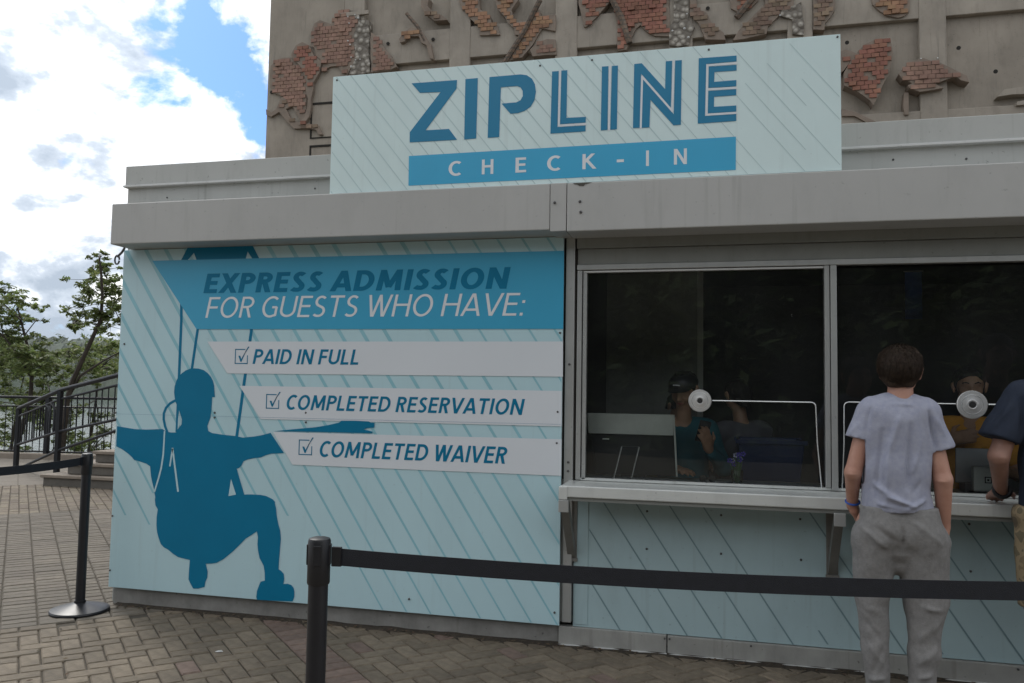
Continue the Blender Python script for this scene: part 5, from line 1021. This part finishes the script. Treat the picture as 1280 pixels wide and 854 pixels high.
    pn=sdf_obj('sweatpants',Q,M['pants'],t,h=.0064,k=.022,clips=cl,subs=sb,lines=ln,na=.007,ns=(11,11,9),seed=5)
    # hair: cap plus strands
    RT=Matrix.Rotation(R_(-16),3,'Z'); c=Vector((.004,.022,1.566)); TT=lambda p:tuple(c+RT@Vector(p))
    H=[C(TT((0,-.026,.036)),TT((0,.010,.044)),.089,.087,(1.0,1,.92)),C(TT((-.045,.0,.075)),TT((.045,-.01,.078)),.042,.045,(1,1,.8)),C(TT((-.014,-.044,-.014)),TT((.014,-.044,-.014)),.056,.056,(1,1,1)),C(TT((-.010,-.046,-.046)),TT((.010,-.046,-.044)),.042),C(TT((-.03,.035,.082)),TT((.035,.03,.082)),.045)]
    fwd=RT@Vector((0,1,0))
    cl=[(TT((0,.012,-.012)),tuple(fwd+Vector((0,0,-.85))),None),(TT((0,0,-.062)),(0,0,-1),None)]
    ha=sdf_obj('hair',H,M['hair'],t,h=.0055,k=.03,clips=cl,na=.012,ns=(19,19,15),seed=9)
    T2=lambda x,y,z:TT((x,y-.018,z))
    strands('hair_strand',T2,ha,M['hair'],7000,lambda v:(v[1]<.12 and v[2]>-.62) or v[2]>.45,L_=.024,r=.091,cz=.036,w=.0011)
    br=obj('wristband',MB().tube([Vector(LW)+Vector((.0,-.012,.018))+Vector((math.cos(a)*.031,math.sin(a)*.030,math.sin(a)*.012)) for a in np.linspace(0,6.283,16)],.005,6),M['bluetag'],smooth=True); br.parent=t
    for x in (-.118,.065):
        s=[C((x,-.05,.045),(x,.10,.03),.044,.036,(1,1,.85)),C((x,.10,.03),(x,.15,.028),.036,.030),C((x,-.03,.07),(x,-.03,.11),.042,.040)]
        so_=sdf_obj('shoe',s,M['shoe'],t,h=.007,k=.02,clips=[((0,0,.012),(0,0,-1),None)])
        q=obj('sole',MB().prism([(0,0)]*0 or [(-.045,0),(.045,0),(.045,.018),(-.045,.018)],-.09,.18),M['sole']); q.location=(x,0,0); q.parent=so_
man()

# ------------------------------------------------------------------ man in navy, partly past the right edge
def man2():
    t=thing('person',(1.575,-.46,0),'person in navy t-shirt and camouflage shorts at the right edge','person')
    hp,T=head_prims((.0,.05,1.70),yaw=0,tilt=R_(8))
    LS,LE,LW=(-.235,0,1.47),(-.285,-.03,1.19),(-.228,.14,1.012)
    P=hp+[C((0,0,1.5),(0,.02,1.64),.066,.060),C((-.14,0,1.44),(.14,0,1.44),.055,.055),C((0,.01,1.15),(0,.01,1.4),.14,.15,(1.2,.8,1)),C((0,0,.95),(0,0,1.15),.15,.14,(1.15,.85,1)),
       C((-.20,0,1.43),LE,.050,.044),C(LE,LW,.044,.029),C((.235,0,1.47),(.29,-.03,1.17),.060,.048),C((.29,-.03,1.17),(.26,.14,1.02),.050,.030),
       C((-.1,0,.9),(-.11,.02,.5),.10,.065),C((-.11,.02,.5),(-.12,-.02,.08),.062,.042),C((.1,0,.9),(.11,.02,.5),.10,.065),C((.11,.02,.5),(.12,-.02,.08),.062,.042)]
    P+=hand_prims(LW,(.1,1,-.30),(0,.3,1),1,curl=.2)+hand_prims((.26,.14,1.02),(-.1,1,-.30),(0,.3,1),-1,curl=.2)
    b=sdf_obj('body',P,M['skin2'],t,h=.0065,k=.014,lines=[((-.285,-.08,1.19),(-.285,-.08,1.18),.02,.003)]); face_parts(T,b)
    S=[C((-.14,0,1.455),(.14,0,1.455),.088,.088),C((0,0,1.40),(0,0,1.15),.155,.150,(1.2,.85,1)),C((0,0,1.15),(0,0,.93),.150,.16,(1.2,.88,1)),C((-.18,0,1.445),(-.285,-.03,1.27),.084,.084),C((.20,0,1.455),(.29,-.02,1.27),.080,.082)]
    cl=[((0,0,.90),(0,0,-1),None),((-.28,-.02,1.265),(-.3,-.1,-.95),((-.5,-.3,1.1),(-.19,.3,1.4))),((.28,-.02,1.265),(.3,-.1,-.95),((.19,-.3,1.1),(.5,.3,1.4)))]
    sdf_obj('t_shirt',S,M['navy'],t,h=.0075,k=.035,clips=cl,subs=[C((0,.02,1.56),(0,.02,1.62),.065,.08)],lines=[((-.20,-.08,1.45),(-.2,-.1,1.25),.014,-.008),((-.25,-.08,1.42),(-.33,-.08,1.30),.014,.006)],na=.010,ns=(10,10,4),seed=4)
    Q=[C((-.08,0,.92),(.08,0,.92),.135,.135),C((-.095,0,.82),(-.10,.01,.52),.115,.105),C((.11,0,.82),(.125,.01,.52),.125,.112)]
    sdf_obj('shorts',Q,M['camo'],t,h=.009,k=.02,clips=[((0,0,.96),(0,0,1),None),((0,0,.50),(0,0,-1),None)],na=.012,ns=(10,10,7),seed=3)
    H=[C((0,.02,1.735),(0,.05,1.745),.088,.084,(1,1,1.05)),C((0,-.01,1.68),(0,0,1.68),.065)]
    sdf_obj('hair',H,M['hairb'],t,h=.008,k=.03,clips=[((0,.072,1.69),(0,1,-.9),None)],na=.006,ns=(30,30,20))
    w=Vector(LW)+Vector((0,-.02,.008))
    q=obj('wrist_watch',MB().tube([w+Vector((math.cos(a)*.036,math.sin(a)*.010,math.sin(a)*.034)) for a in np.linspace(0,6.283,16)],.010,6),M['black'],smooth=True); q.parent=t
    for x in (-.12,.12):
        s=sdf_obj('shoe',[C((x,-.05,.05),(x,.12,.035),.048,.04,(1,1,.9)),C((x,-.03,.07),(x,-.03,.12),.045,.045)],M['black'],t,h=.009,k=.02,clips=[((0,0,.01),(0,0,-1),None)])
man2()

# ------------------------------------------------------------------ staff behind the glass (they face the visitors, -y)
def clerk(loc,label,shirt,skin,rz,head,pose,hairm='hairb',cap=False,seated=True,lines=()):
    t=thing('person',loc,label,'person',rz=rz)
    hp,T=head_prims(head,tilt=pose.get('tilt',0),yaw=pose.get('yaw',0)); hx,hy,hz=head; sh=hz-.205
    P=hp+[C((hx*.6,hy-.03,sh+.01),(hx,hy-.01,hz-.06),.050,.046),C((-.13,0,sh-.02),(.13,0,sh-.02),.055),C((0,0,sh-.45),(0,0,sh-.08),.12,.125,(1.15,.75,1)),
          C((-.09,.02,sh-.55),(-.12,.36,sh-.55),.085,.06),C((.09,.02,sh-.55),(.12,.36,sh-.55),.085,.06),C((-.12,.36,sh-.55),(-.12,.36,.12),.055,.04),C((.12,.36,sh-.55),(.12,.36,.12),.055,.04)]
    S=[C((-.12,0,sh-.025),(.12,0,sh-.025),.068),C((0,0,sh-.12),(0,0,sh-.5),.135,.14,(1.18,.85,1))]
    for s,(e,w,hd,hu,cu) in (('L',pose['L']),('R',pose['R'])):
        sx=-.165 if s=='L' else .165; A=(sx,0,sh-.03)
        P+=[C(A,e,.045,.036),C(e,w,.036,.024)]+hand_prims(w,hd,hu,1 if s=='L' else -1,spread=.6,curl=cu)
        if pose.get('long'):
            wv=Vector(e).lerp(Vector(w),.85); S+=[C(A,e,.060,.050),C(e,wv,.050,.036)]
        else:
            ev=Vector(A).lerp(Vector(e),.62); S+=[C(A,ev,.062,.060)]
    b=sdf_obj('body',P,M[skin],t,h=.0078,k=.013); face_parts(T,b)
    sdf_obj('shirt' if not pose.get('long') else 'jacket',S,M[shirt],t,h=.009,k=.03,clips=[],subs=[C((hx,hy+.02,sh+.10),(hx,hy+.02,sh+.2),.06,.09)],lines=lines,na=.009,ns=(10,10,6),seed=int(abs(loc[0])*10))
    sdf_obj('trousers',[C((0,0,sh-.52),(0,.02,sh-.58),.145,.15,(1.15,.9,1)),C((-.09,.04,sh-.55),(-.12,.38,sh-.55),.10,.08),C((.09,.04,sh-.55),(.12,.38,sh-.55),.10,.08),C((-.12,.38,sh-.55),(-.12,.37,.14),.075,.06),C((.12,.38,sh-.55),(.12,.37,.14),.075,.06)],M['black'],t,h=.014,k=.03)
    c=Vector(head); Rm=Matrix.Rotation(pose.get('yaw',0),3,'Z')@Matrix.Rotation(-pose.get('tilt',0),3,'X'); Z=lambda x,y,z:tuple(c+Rm@Vector((x,y,z))); f=Rm@Vector((0,1,0)); u=Rm@Vector((0,0,1))
    H=[C(Z(0,-.026,.036),Z(0,.0,.044),.088,.084,(1,1,1.05)),C(Z(0,-.05,-.02),Z(0,-.045,-.09),.062,.055)]
    sdf_obj('hair',H,M[hairm],t,h=.008,k=.03,clips=[(Z(0,.020,.012),tuple(f-u*.8),None)],na=.006,ns=(30,30,20))
    if cap:
        k=sdf_obj('cap',[C(Z(0,-.02,.045),Z(0,.012,.045),.093,.090,(1,1,.86))],M['black'],t,h=.008,clips=[(Z(0,0,.038),tuple(-u),None)],na=0)
        s=MB(); V=[Z(.075*math.cos(a),.05+.105*math.sin(a)*1.0,.048-.012*math.cos(a)**2*1+.004) for a in np.linspace(0,math.pi,13)]; V2=[Z(.070*math.cos(a),.05+.04*math.sin(a),.056) for a in np.linspace(0,math.pi,13)]
        s.add(V+V2,[(i,i+1,14+i,13+i) for i in range(12)]); s.add([tuple(Vector(v)-u*.004) for v in V+V2],[(i,13+i,14+i,i+1) for i in range(12)]); q=obj('brim',s,M['black'],smooth=True); q.parent=k
        q=obj('cap_logo',MB().tube([Z(-.022,.102,.078),Z(0,.107,.082),Z(.022,.102,.080)],.004,6),M['white_print'],smooth=True); q.parent=k
    # chair under the person
    return t
def stool(x,y,h,label):
    t=thing('stool',(x,y,.1),label,'stool'); obj('seat',MB().lathe([(.17,h-.05),(.18,h-.03),(.17,h),(.05,h+.004)],(x,y,0),24),M['black'],t,smooth=True); obj('post',MB().lathe([(.025,.14),(.025,h-.05)],(x,y,0),12),M['chrome'],t,smooth=True); obj('foot_plate',MB().lathe([(.2,.101),(.19,.125),(.03,.145)],(x,y,0),24),M['black'],t,smooth=True)
clerk((1.475,.62,0),'person in a mustard shirt behind the right speaking disc, hand on chest','mustard','skin3',R_(172),(0,.04,1.515),
      dict(tilt=R_(4),L=((-.26,.10,1.05),(-.05,.20,1.20),(.95,-.1,.35),(0,1,.2),.15) if False else ((-.24,.06,1.02),(-.12,.30,1.06),(.3,1,0),(0,0,1),.2),R=((.27,.10,1.06),(.13,.175,1.215),(-.95,.05,.28),(.1,1,.1),.12)),
      lines=[((-.1,.12,1.28),(.0,.13,1.1),.014,.01),((.1,.12,1.28),(.02,.13,1.05),.014,-.01),((.0,.12,1.0),(.1,.13,1.1),.014,.01)])
stool(1.475,.62,.66,'black stool under the person in the mustard shirt')
clerk((-.19,.66,0),'person in a black cap and teal jacket behind the left pane, holding a phone','teal','skin3',R_(188),(.0,.06,1.475),
      dict(tilt=R_(22),yaw=R_(-28),long=True,L=((-.24,.12,1.00),(-.13,.26,1.12),(.2,.4,.7),(-.4,.9,.2),.5),R=((.24,.10,1.0),(.08,.30,1.0),(-.5,.8,0),(0,0,1),.3)),cap=True)
stool(-.19,.66,.62,'black stool under the person in the black cap')
ph=obj('mobile_phone',MB().box(-.035,.035,-.006,.006,-.07,.07),M['mon'],bevel=.004); ph.location=(-.06,.40,1.23); ph.rotation_euler=(R_(20),R_(12),R_(10)); tagit(ph,'dark phone held up by the person in the black cap','phone')
clerk((-.36,1.35,0),'person in an olive-yellow shirt bending over behind the person in the black cap','olive','skin3',R_(215),(.0,.22,1.36),
      dict(tilt=R_(50),L=((-.25,.15,1.05),(-.12,.36,1.0),(.2,1,-.2),(0,0,1),.4),R=((.25,.15,1.05),(.12,.36,1.0),(-.2,1,-.2),(0,0,1),.4)))
stool(-.36,1.35,.60,'black stool under the person in the olive-yellow shirt')
clerk((.20,1.18,0),'person in a dark grey hooded top sitting turned away near the blue bin','greyc','skin3',R_(30),(-.02,.03,1.44),
      dict(tilt=R_(25),long=True,L=((-.25,.12,1.0),(-.10,.34,1.0),(.2,1,0),(0,0,1),.4),R=((.25,.12,1.0),(.10,.34,1.0),(-.2,1,0),(0,0,1),.4)))
stool(.20,1.18,.60,'black stool under the person in the dark grey top')

# ------------------------------------------------------------------ things inside the kiosk
def inside():
    t=thing('desk',(1.3,.33,.1),'long pale desk inside the kiosk just behind the glass','desk')
    obj('desk_top',MB().box(-.78,3.4,.045,.40,.915,.945),M['desk'],t,bevel=.003)
    for x in (-.7,.6,2.0,3.3): obj('leg',MB().box(x-.02,x+.02,.34,.38,.101,.914),M['frame'],t)
    t=thing('monitor',(-.48,.3,.945),'large black monitor seen from behind with a pale grey top edge, beside the left jamb','monitor')
    k=MB().add([(x,y,z) for x,y,z in ((-.70,.28,.962),(-.215,.28,.962),(-.235,.31,1.325),(-.755,.31,1.325),(-.70,.32,.962),(-.215,.32,.962),(-.235,.35,1.325),(-.755,.35,1.325))],[(0,1,2,3),(7,6,5,4),(0,4,5,1),(1,5,6,2),(2,6,7,3),(3,7,4,0)])
    obj('screen_body',k,M['mon'],t,bevel=.006)
    k=MB().add([(x,y,z) for x,y,z in ((-.747,.268,1.206),(-.232,.268,1.206),(-.234,.278,1.331),(-.757,.278,1.331),(-.747,.30,1.206),(-.232,.30,1.206),(-.234,.31,1.331),(-.757,.31,1.331))],[(0,1,2,3),(7,6,5,4),(0,4,5,1),(1,5,6,2),(2,6,7,3),(3,7,4,0)])
    obj('top_cover',k,M['mong'],t,bevel=.004)
    k=MB().add([(-.236,.262,1.331),(-.226,.262,1.331),(-.206,.262,.962),(-.216,.262,.962),(-.236,.279,1.331),(-.226,.279,1.331),(-.206,.279,.962),(-.216,.279,.962)],[(0,1,2,3),(7,6,5,4),(0,4,5,1),(1,5,6,2),(2,6,7,3),(3,7,4,0)])
    obj('side_edge',k,M['mong'],t)
    obj('stand',MB().box(-.55,-.40,.30,.42,.946,.962),M['mon'],t)
    obj('badge',MB().box(-.66,-.62,.277,.2795,1.17,1.178),M['mong'],t)
    t=thing('sign_holder',(-.5,.12,.945),'small wire holder with two slanting metal legs on the desk in front of the monitor','holder')
    for x in (-.574,-.470): obj('leg',MB().tube([(x,.14,.948),(x+.040,.20,1.135)],.0042,8),M['edge'],t,smooth=True)
    obj('cross_bar',MB().tube([(-.534,.205,1.137),(-.430,.205,1.137)],.0025,6),M['rivet'],t,smooth=True)
    t=thing('pen_cup',(.135,.2,.945),'clear cup of green stems with violet flower ornaments on the desk','cup')
    obj('cup',MB().lathe([(.032,.946),(.036,1.02),(.033,1.02),(.029,.952)],(.135,.2,0),20),M['glass'],t,smooth=True)
    for i in range(9):
        a=i*.7; x,y,z=.135+.045*math.cos(a)*(.4+.6*(i%2)),.2+.03*math.sin(a),1.085+.03*math.sin(a*1.7)
        f=obj('flower',MB().tube([(.135+.01*math.cos(a),.2+.01*math.sin(a),.95),(x,y,z)],.0028,5),M['stem'],t,smooth=True)
        q=MB()
        for b in range(5):
            c=b*1.257; q.lathe([(.002,-.006),(.007,0),(.002,.006)],(x+.010*math.cos(c),y-.004,z+.010*math.sin(c)),6)
        obj('blossom',q,M['orn'] if i%3 else M['orn2'],f,smooth=True)
    t=thing('storage_bin',(.34,.70,.7),'dark blue plastic bin behind the left pane, right of the seated staff','bin')
    k=MB(); k.add([(x,y,z) for z,(x0,x1,y0,y1) in ((.72,(.20,.50,.60,.85)),(1.18,(.15,.545,.55,.90)),(1.18,(.165,.53,.565,.885)),(.76,(.215,.485,.615,.835))) for x,y in ((x0,y0),(x1,y0),(x1,y1),(x0,y1))],
      [(3,2,1,0)]+[(4*a+i,4*a+(i+1)%4,4*a+4+(i+1)%4,4*a+4+i) for a in range(3) for i in range(4)]+[(12,13,14,15)])
    obj('tub',k,M['bin'],t,bevel=.006); 
    r=MB(); r.box(.135,.56,.535,.552,1.155,1.182).box(.135,.56,.898,.915,1.155,1.182); obj('rim',r,M['bin'],t,bevel=.003)
    t=thing('table',(.35,.73,.1),'low dark table under the blue bin','table'); obj('table_top',MB().box(.08,.62,.52,.95,.69,.718),M['black'],t,bevel=.003)
    for x in (.10,.60):
        for y in (.54,.93): obj('leg',MB().box(x-.015,x+.015,y-.015,y+.015,.101,.689),M['black'],t)
    for i,(x,y,a,w,h,lab) in enumerate(((-.10,.11,.1,.15,.09,'loose white paper slip on the desk below the left speaking disc'),(.0,.16,-.2,.12,.08,'second white slip on the desk, overlapping beside the flower cup'),(.24,.12,.05,.09,.03,'narrow white card lying right of the flower cup'),(1.21,.10,.1,.10,.08,'white card on the desk below the left end of the grey tablet'))):
        o=obj('paper',MB().box(-w/2,w/2,-h/2,h/2,0,.004+.002*i),M['paper']); o.location=(x,y,.9465); o.rotation_euler=(0,0,a); tagit(o,lab,'paper')
    o=thing('sunglasses',(-.03,.10,.96),'small dark glasses lying on the papers below the left speaking disc','glasses')
    for s in (-1,1): obj('lens',MB().lathe([(.02,-.003),(.022,0),(.02,.003)],(-.03+s*.026,.085,.975),14,'y'),M['mon'],o,smooth=True)
    obj('bridge',MB().tube([(-.038,.085,.98),(-.022,.085,.98)],.003,6),M['mon'],o); 
    t=thing('tablet_stand',(1.38,.18,.945),'grey tablet standing behind the white card reader on the desk','tablet')
    k=MB().add([(1.285,.20,1.00),(1.50,.20,1.00),(1.47,.26,1.185),(1.305,.26,1.185),(1.285,.212,.995),(1.50,.212,.995),(1.47,.272,1.18),(1.305,.272,1.18)],[(0,1,2,3),(7,6,5,4),(0,4,5,1),(1,5,6,2),(2,6,7,3),(3,7,4,0)])
    obj('back',k,M['laptop'],t,bevel=.004); obj('foot',MB().box(1.33,1.45,.19,.30,.946,.998),M['laptop'],t,bevel=.004)
    t=thing('card_reader',(1.385,.08,.945),'white box shaped card reader with a square outline logo beside the tablet','card reader')
    obj('case',MB().box(1.335,1.455,.055,.10,.967,1.098),M['reader'],t,bevel=.008); obj('dark_base',MB().box(1.33,1.46,.05,.12,.946,.966),M['mon'],t,bevel=.003)
    cx,cz,y=1.404,1.030,.0535; s=MB()
    for a0,b0,a1,b1 in ((-.017,-.017,.017,-.012),(-.017,.012,.017,.017),(-.017,-.012,-.012,.012),(.012,-.012,.017,.012),(-.005,-.005,.005,.005)): s.flat([(cx+a0,cz+b0),(cx+a1,cz+b0),(cx+a1,cz+b1),(cx+a0,cz+b1)],y)
    obj('square_logo',s,M['mon'],t,fixn=False)
    t=thing('hanging_banner',(1.44,1.8,2.0),'narrow dark blue banner hanging deep inside the right part of the kiosk','banner'); obj('banner_cloth',MB().box(1.385,1.50,1.80,1.806,2.04,2.397),M['poster'],t); obj('rod',MB().tube([(1.375,1.80,2.397),(1.51,1.80,2.397)],.006,6),M['frame'],t)
    t=thing('partition',(-.13,1.2,1.0),'grey partition edge standing inside the kiosk behind the left pane','partition'); obj('panel',MB().box(-.81,-.12,1.6,1.63,.101,2.395),M['header'],t); obj('edge_post',MB().box(-.118,-.075,1.59,1.64,.101,2.397),M['frame'],t)
inside()

# ------------------------------------------------------------------ trees and shrubs
def leaf_mesh(clusters,size,flat=.5):
    V=[]
    for c,r,n in clusters:
        d=RNG.normal(size=(n,3)); d/=np.linalg.norm(d,axis=1)[:,None]; d*=(RNG.random(n)**.45)[:,None]; p=d*np.array(r)+np.array(c)
        nn=RNG.normal(size=(n,3)); nn[:,2]=np.abs(nn[:,2])+flat*2; nn/=np.linalg.norm(nn,axis=1)[:,None]
        a=RNG.normal(size=(n,3)); a-=nn*(a*nn).sum(1)[:,None]; a/=np.linalg.norm(a,axis=1)[:,None]; b=np.cross(nn,a); s=(size*(.6+.8*RNG.random(n)))[:,None]
        V.append(np.stack([p-a*s,p-b*s*.42+nn*s*.1,p+a*s,p+b*s*.42+nn*s*.1],1))
    V=np.concatenate(V).reshape(-1,3); return V,np.arange(len(V)).reshape(-1,4)
def tree_from_px(name,D,stems,pads,label,cat,size=.05,leafm='leaf',rnd=.5,base=None,group=None,dens=1.0):
    """stems: pixel polylines with radii, pads: (px,py,rx,ry in px,count) leaf clumps; all set at their own depth about D metres away"""
    b=far(*base,D); t=thing(name,(b.x,b.y,b.z),label,cat,group)
    tb=MB(); 
    for pts,r0,r1 in stems:
        off=random.uniform(-rnd,rnd); W_=[far(x,y,D+off*i/max(1,len(pts)-1)*2) for i,(x,y) in enumerate(pts)]
        tb.tube(W_,[r0+(r1-r0)*i/(len(pts)-1) for i in range(len(pts))],6)
    o=obj('trunk',tb,M['bark'],t,smooth=True)
    cl=[]; mpp=D/1015.27; tw=MB()
    for x,y,rx,ry,n in pads:
        dd=D+random.uniform(-rnd,rnd)*2; c=far(x,y,dd)
        # the nearest stem point feeds a twig into the clump
        best=min(((px-x)**2+(py-y)**2,px,py) for pts,_,_ in stems for px,py in pts)
        tw.tube([far(best[1],best[2],D),tuple((Vector(far(best[1],best[2],D))+c)/2+Vector((0,0,.05))),c],[.016,.011,.005],5)
        m=max(4,int(n/9))
        for q in range(m):
            e=Vector(c)+Vector((random.gauss(0,.75)*rx*mpp,random.gauss(0,.75)*rx*mpp,random.gauss(0,.95)*ry*mpp)); cl.append((tuple(e),(rx*mpp*.55,rx*mpp*.55,ry*mpp*.50),int(22*dens)))
            tw.tube([c,e],[.006,.003],4)
    obj('branch',tw,M['bark'],t,smooth=True)
    V,Q=leaf_mesh(cl,size); npobj('crown',V,Q,M[leafm],t,smooth=False)
    return t
def trees():
    tree_from_px('tree',17,[([(60,640),(78,560),(84,500),(90,478),(112,430),(126,400),(128,370),(126,335),(124,322)],.07,.015),([(84,500),(100,470),(128,452),(150,440)],.035,.012),([(128,400),(140,385),(150,370)],.022,.008),([(126,400),(108,405),(92,405)],.018,.008),([(127,370),(112,360),(108,350)],.015,.006),([(78,560),(70,520),(60,480)],.03,.01)],
       [(126,321,10,5,70),(122,334,9,6,60),(137,336,7,5,50),(118,350,13,7,110),(135,352,12,7,90),(112,366,13,7,110),(132,370,14,8,120),(148,362,8,8,70),(104,384,13,6,90),(124,388,12,7,90),(146,386,9,8,80),(96,402,13,7,90),(118,406,11,6,70),(138,408,12,7,90),(90,408,7,6,40),(150,402,6,9,50)],
       'slender leafy tree leaning right beyond the railing, close to the kiosk corner','tree',size=.055,base=(60,640))
    tree_from_px('tree',19,[([(-10,640),(20,560),(38,500),(40,465),(34,432),(26,400),(22,385)],.07,.015),([(38,470),(20,440),(4,420),(-20,400)],.035,.01),([(26,400),(10,385),(-5,370)],.02,.008),([(30,420),(44,402),(52,400)],.015,.006)],
       [(8,366,14,5,100),(30,376,14,5,100),(2,384,12,7,90),(20,392,16,7,120),(40,382,9,5,60),(0,402,12,8,100),(24,408,14,7,100),(46,400,12,5,70),(10,420,16,8,120),(36,420,10,6,60),(-20,380,16,14,180),(-40,410,20,16,220),(-14,425,14,10,120)],
       'spreading leafy tree at the left edge of the picture beyond the railing','tree',size=.058,base=(-10,640))
    # leafy growth filling the slope below, with gaps down to the bright river
    specs=[(22,[(10,640),(14,560),(22,505),(30,470)],(8,455),(2,0),'bushy green tree low at the left edge behind the level railing',(10,640),(0,34)),
           (20,[(66,650),(60,570),(52,500),(56,460)],(52,450),(0,0),'broad bushy tree between the two taller trees behind the railings',(66,650),(52,30)),
           (21,[(112,650),(110,570),(120,500),(124,462)],(120,450),(0,0),'leafy bush behind the sloping stair railing next to the kiosk',(112,650),(118,34))]
    for D,st,_,_,lab,base,(cx,wd) in specs:
        pads=[]
        for k in range(24):
            y=random.uniform(436,600); x=cx+random.uniform(-wd,wd); pads.append((x,y,random.uniform(9,17),random.uniform(5,9),int(random.uniform(40,80))))
        for k in range(6): pads.append((cx+random.uniform(-wd,wd),random.uniform(434,462),15,8,110))
        tree_from_px('tree',D,[(st,.06,.015)],pads,lab,'tree',size=.065,base=base,rnd=1.0,leafm='leaf')
    # unseen trees added behind the viewer so the window mirrors dark leaves, not sky
    def big(h):
        tb=MB().tube([(0,0,-.1),(.1,0,h*.25),(-.1,.1,h*.6),(0,0,h*.9)],[.28,.22,.13,.04],8); cl=[]
        for i in range(150):
            a=random.uniform(0,6.28); f=random.random()**.8; z=.02+f*.94; rr=4.9*math.sqrt(random.random())*math.sin(min(1,max(.12,(1.03-z)*1.5))*1.57)
            e=(math.cos(a)*rr,math.sin(a)*rr,z*h); tb.tube([(0,0,z*h*.8),e],[.05,.015],4); cl.append((e,(1.2,1.2,.9),80))
        V,Q=leaf_mesh(cl,.24)
        o=obj('trunk',tb,M['bark'],None,smooth=True); p=npobj('crown',V,Q,M['leaf2'],smooth=False); return o,p
    kinds=[big(7.4),big(8.2)]; words=['leftmost','second from the left','third from the left','fourth from the left','fifth from the left','rightmost']
    for i,(x,y) in enumerate(((-12,-20),(-5.5,-21),(.5,-19.5),(6.5,-21),(12.5,-20),(19,-21))):
        t=thing('unseen_tree',(x,y,0),words[i]+' of the tall trees across the plaza, mirrored in the kiosk window','tree','trees across the plaza behind the viewer')
        for o in kinds[i%2]:
            if i<2: o.parent=t
            else: d=o.copy(); COL.objects.link(d); d.parent=t
    for i,(x,y) in enumerate(((-15,-27),(-9,-26),(-2.5,-27),(3.5,-26),(9.5,-27),(16,-26))):
        t=thing('unseen_tree',(x,y,0),words[i]+' tree of the back row across the plaza, mirrored in the window','tree','trees across the plaza behind the viewer')
        for o in kinds[1-i%2]: d=o.copy(); COL.objects.link(d); d.parent=t
trees()
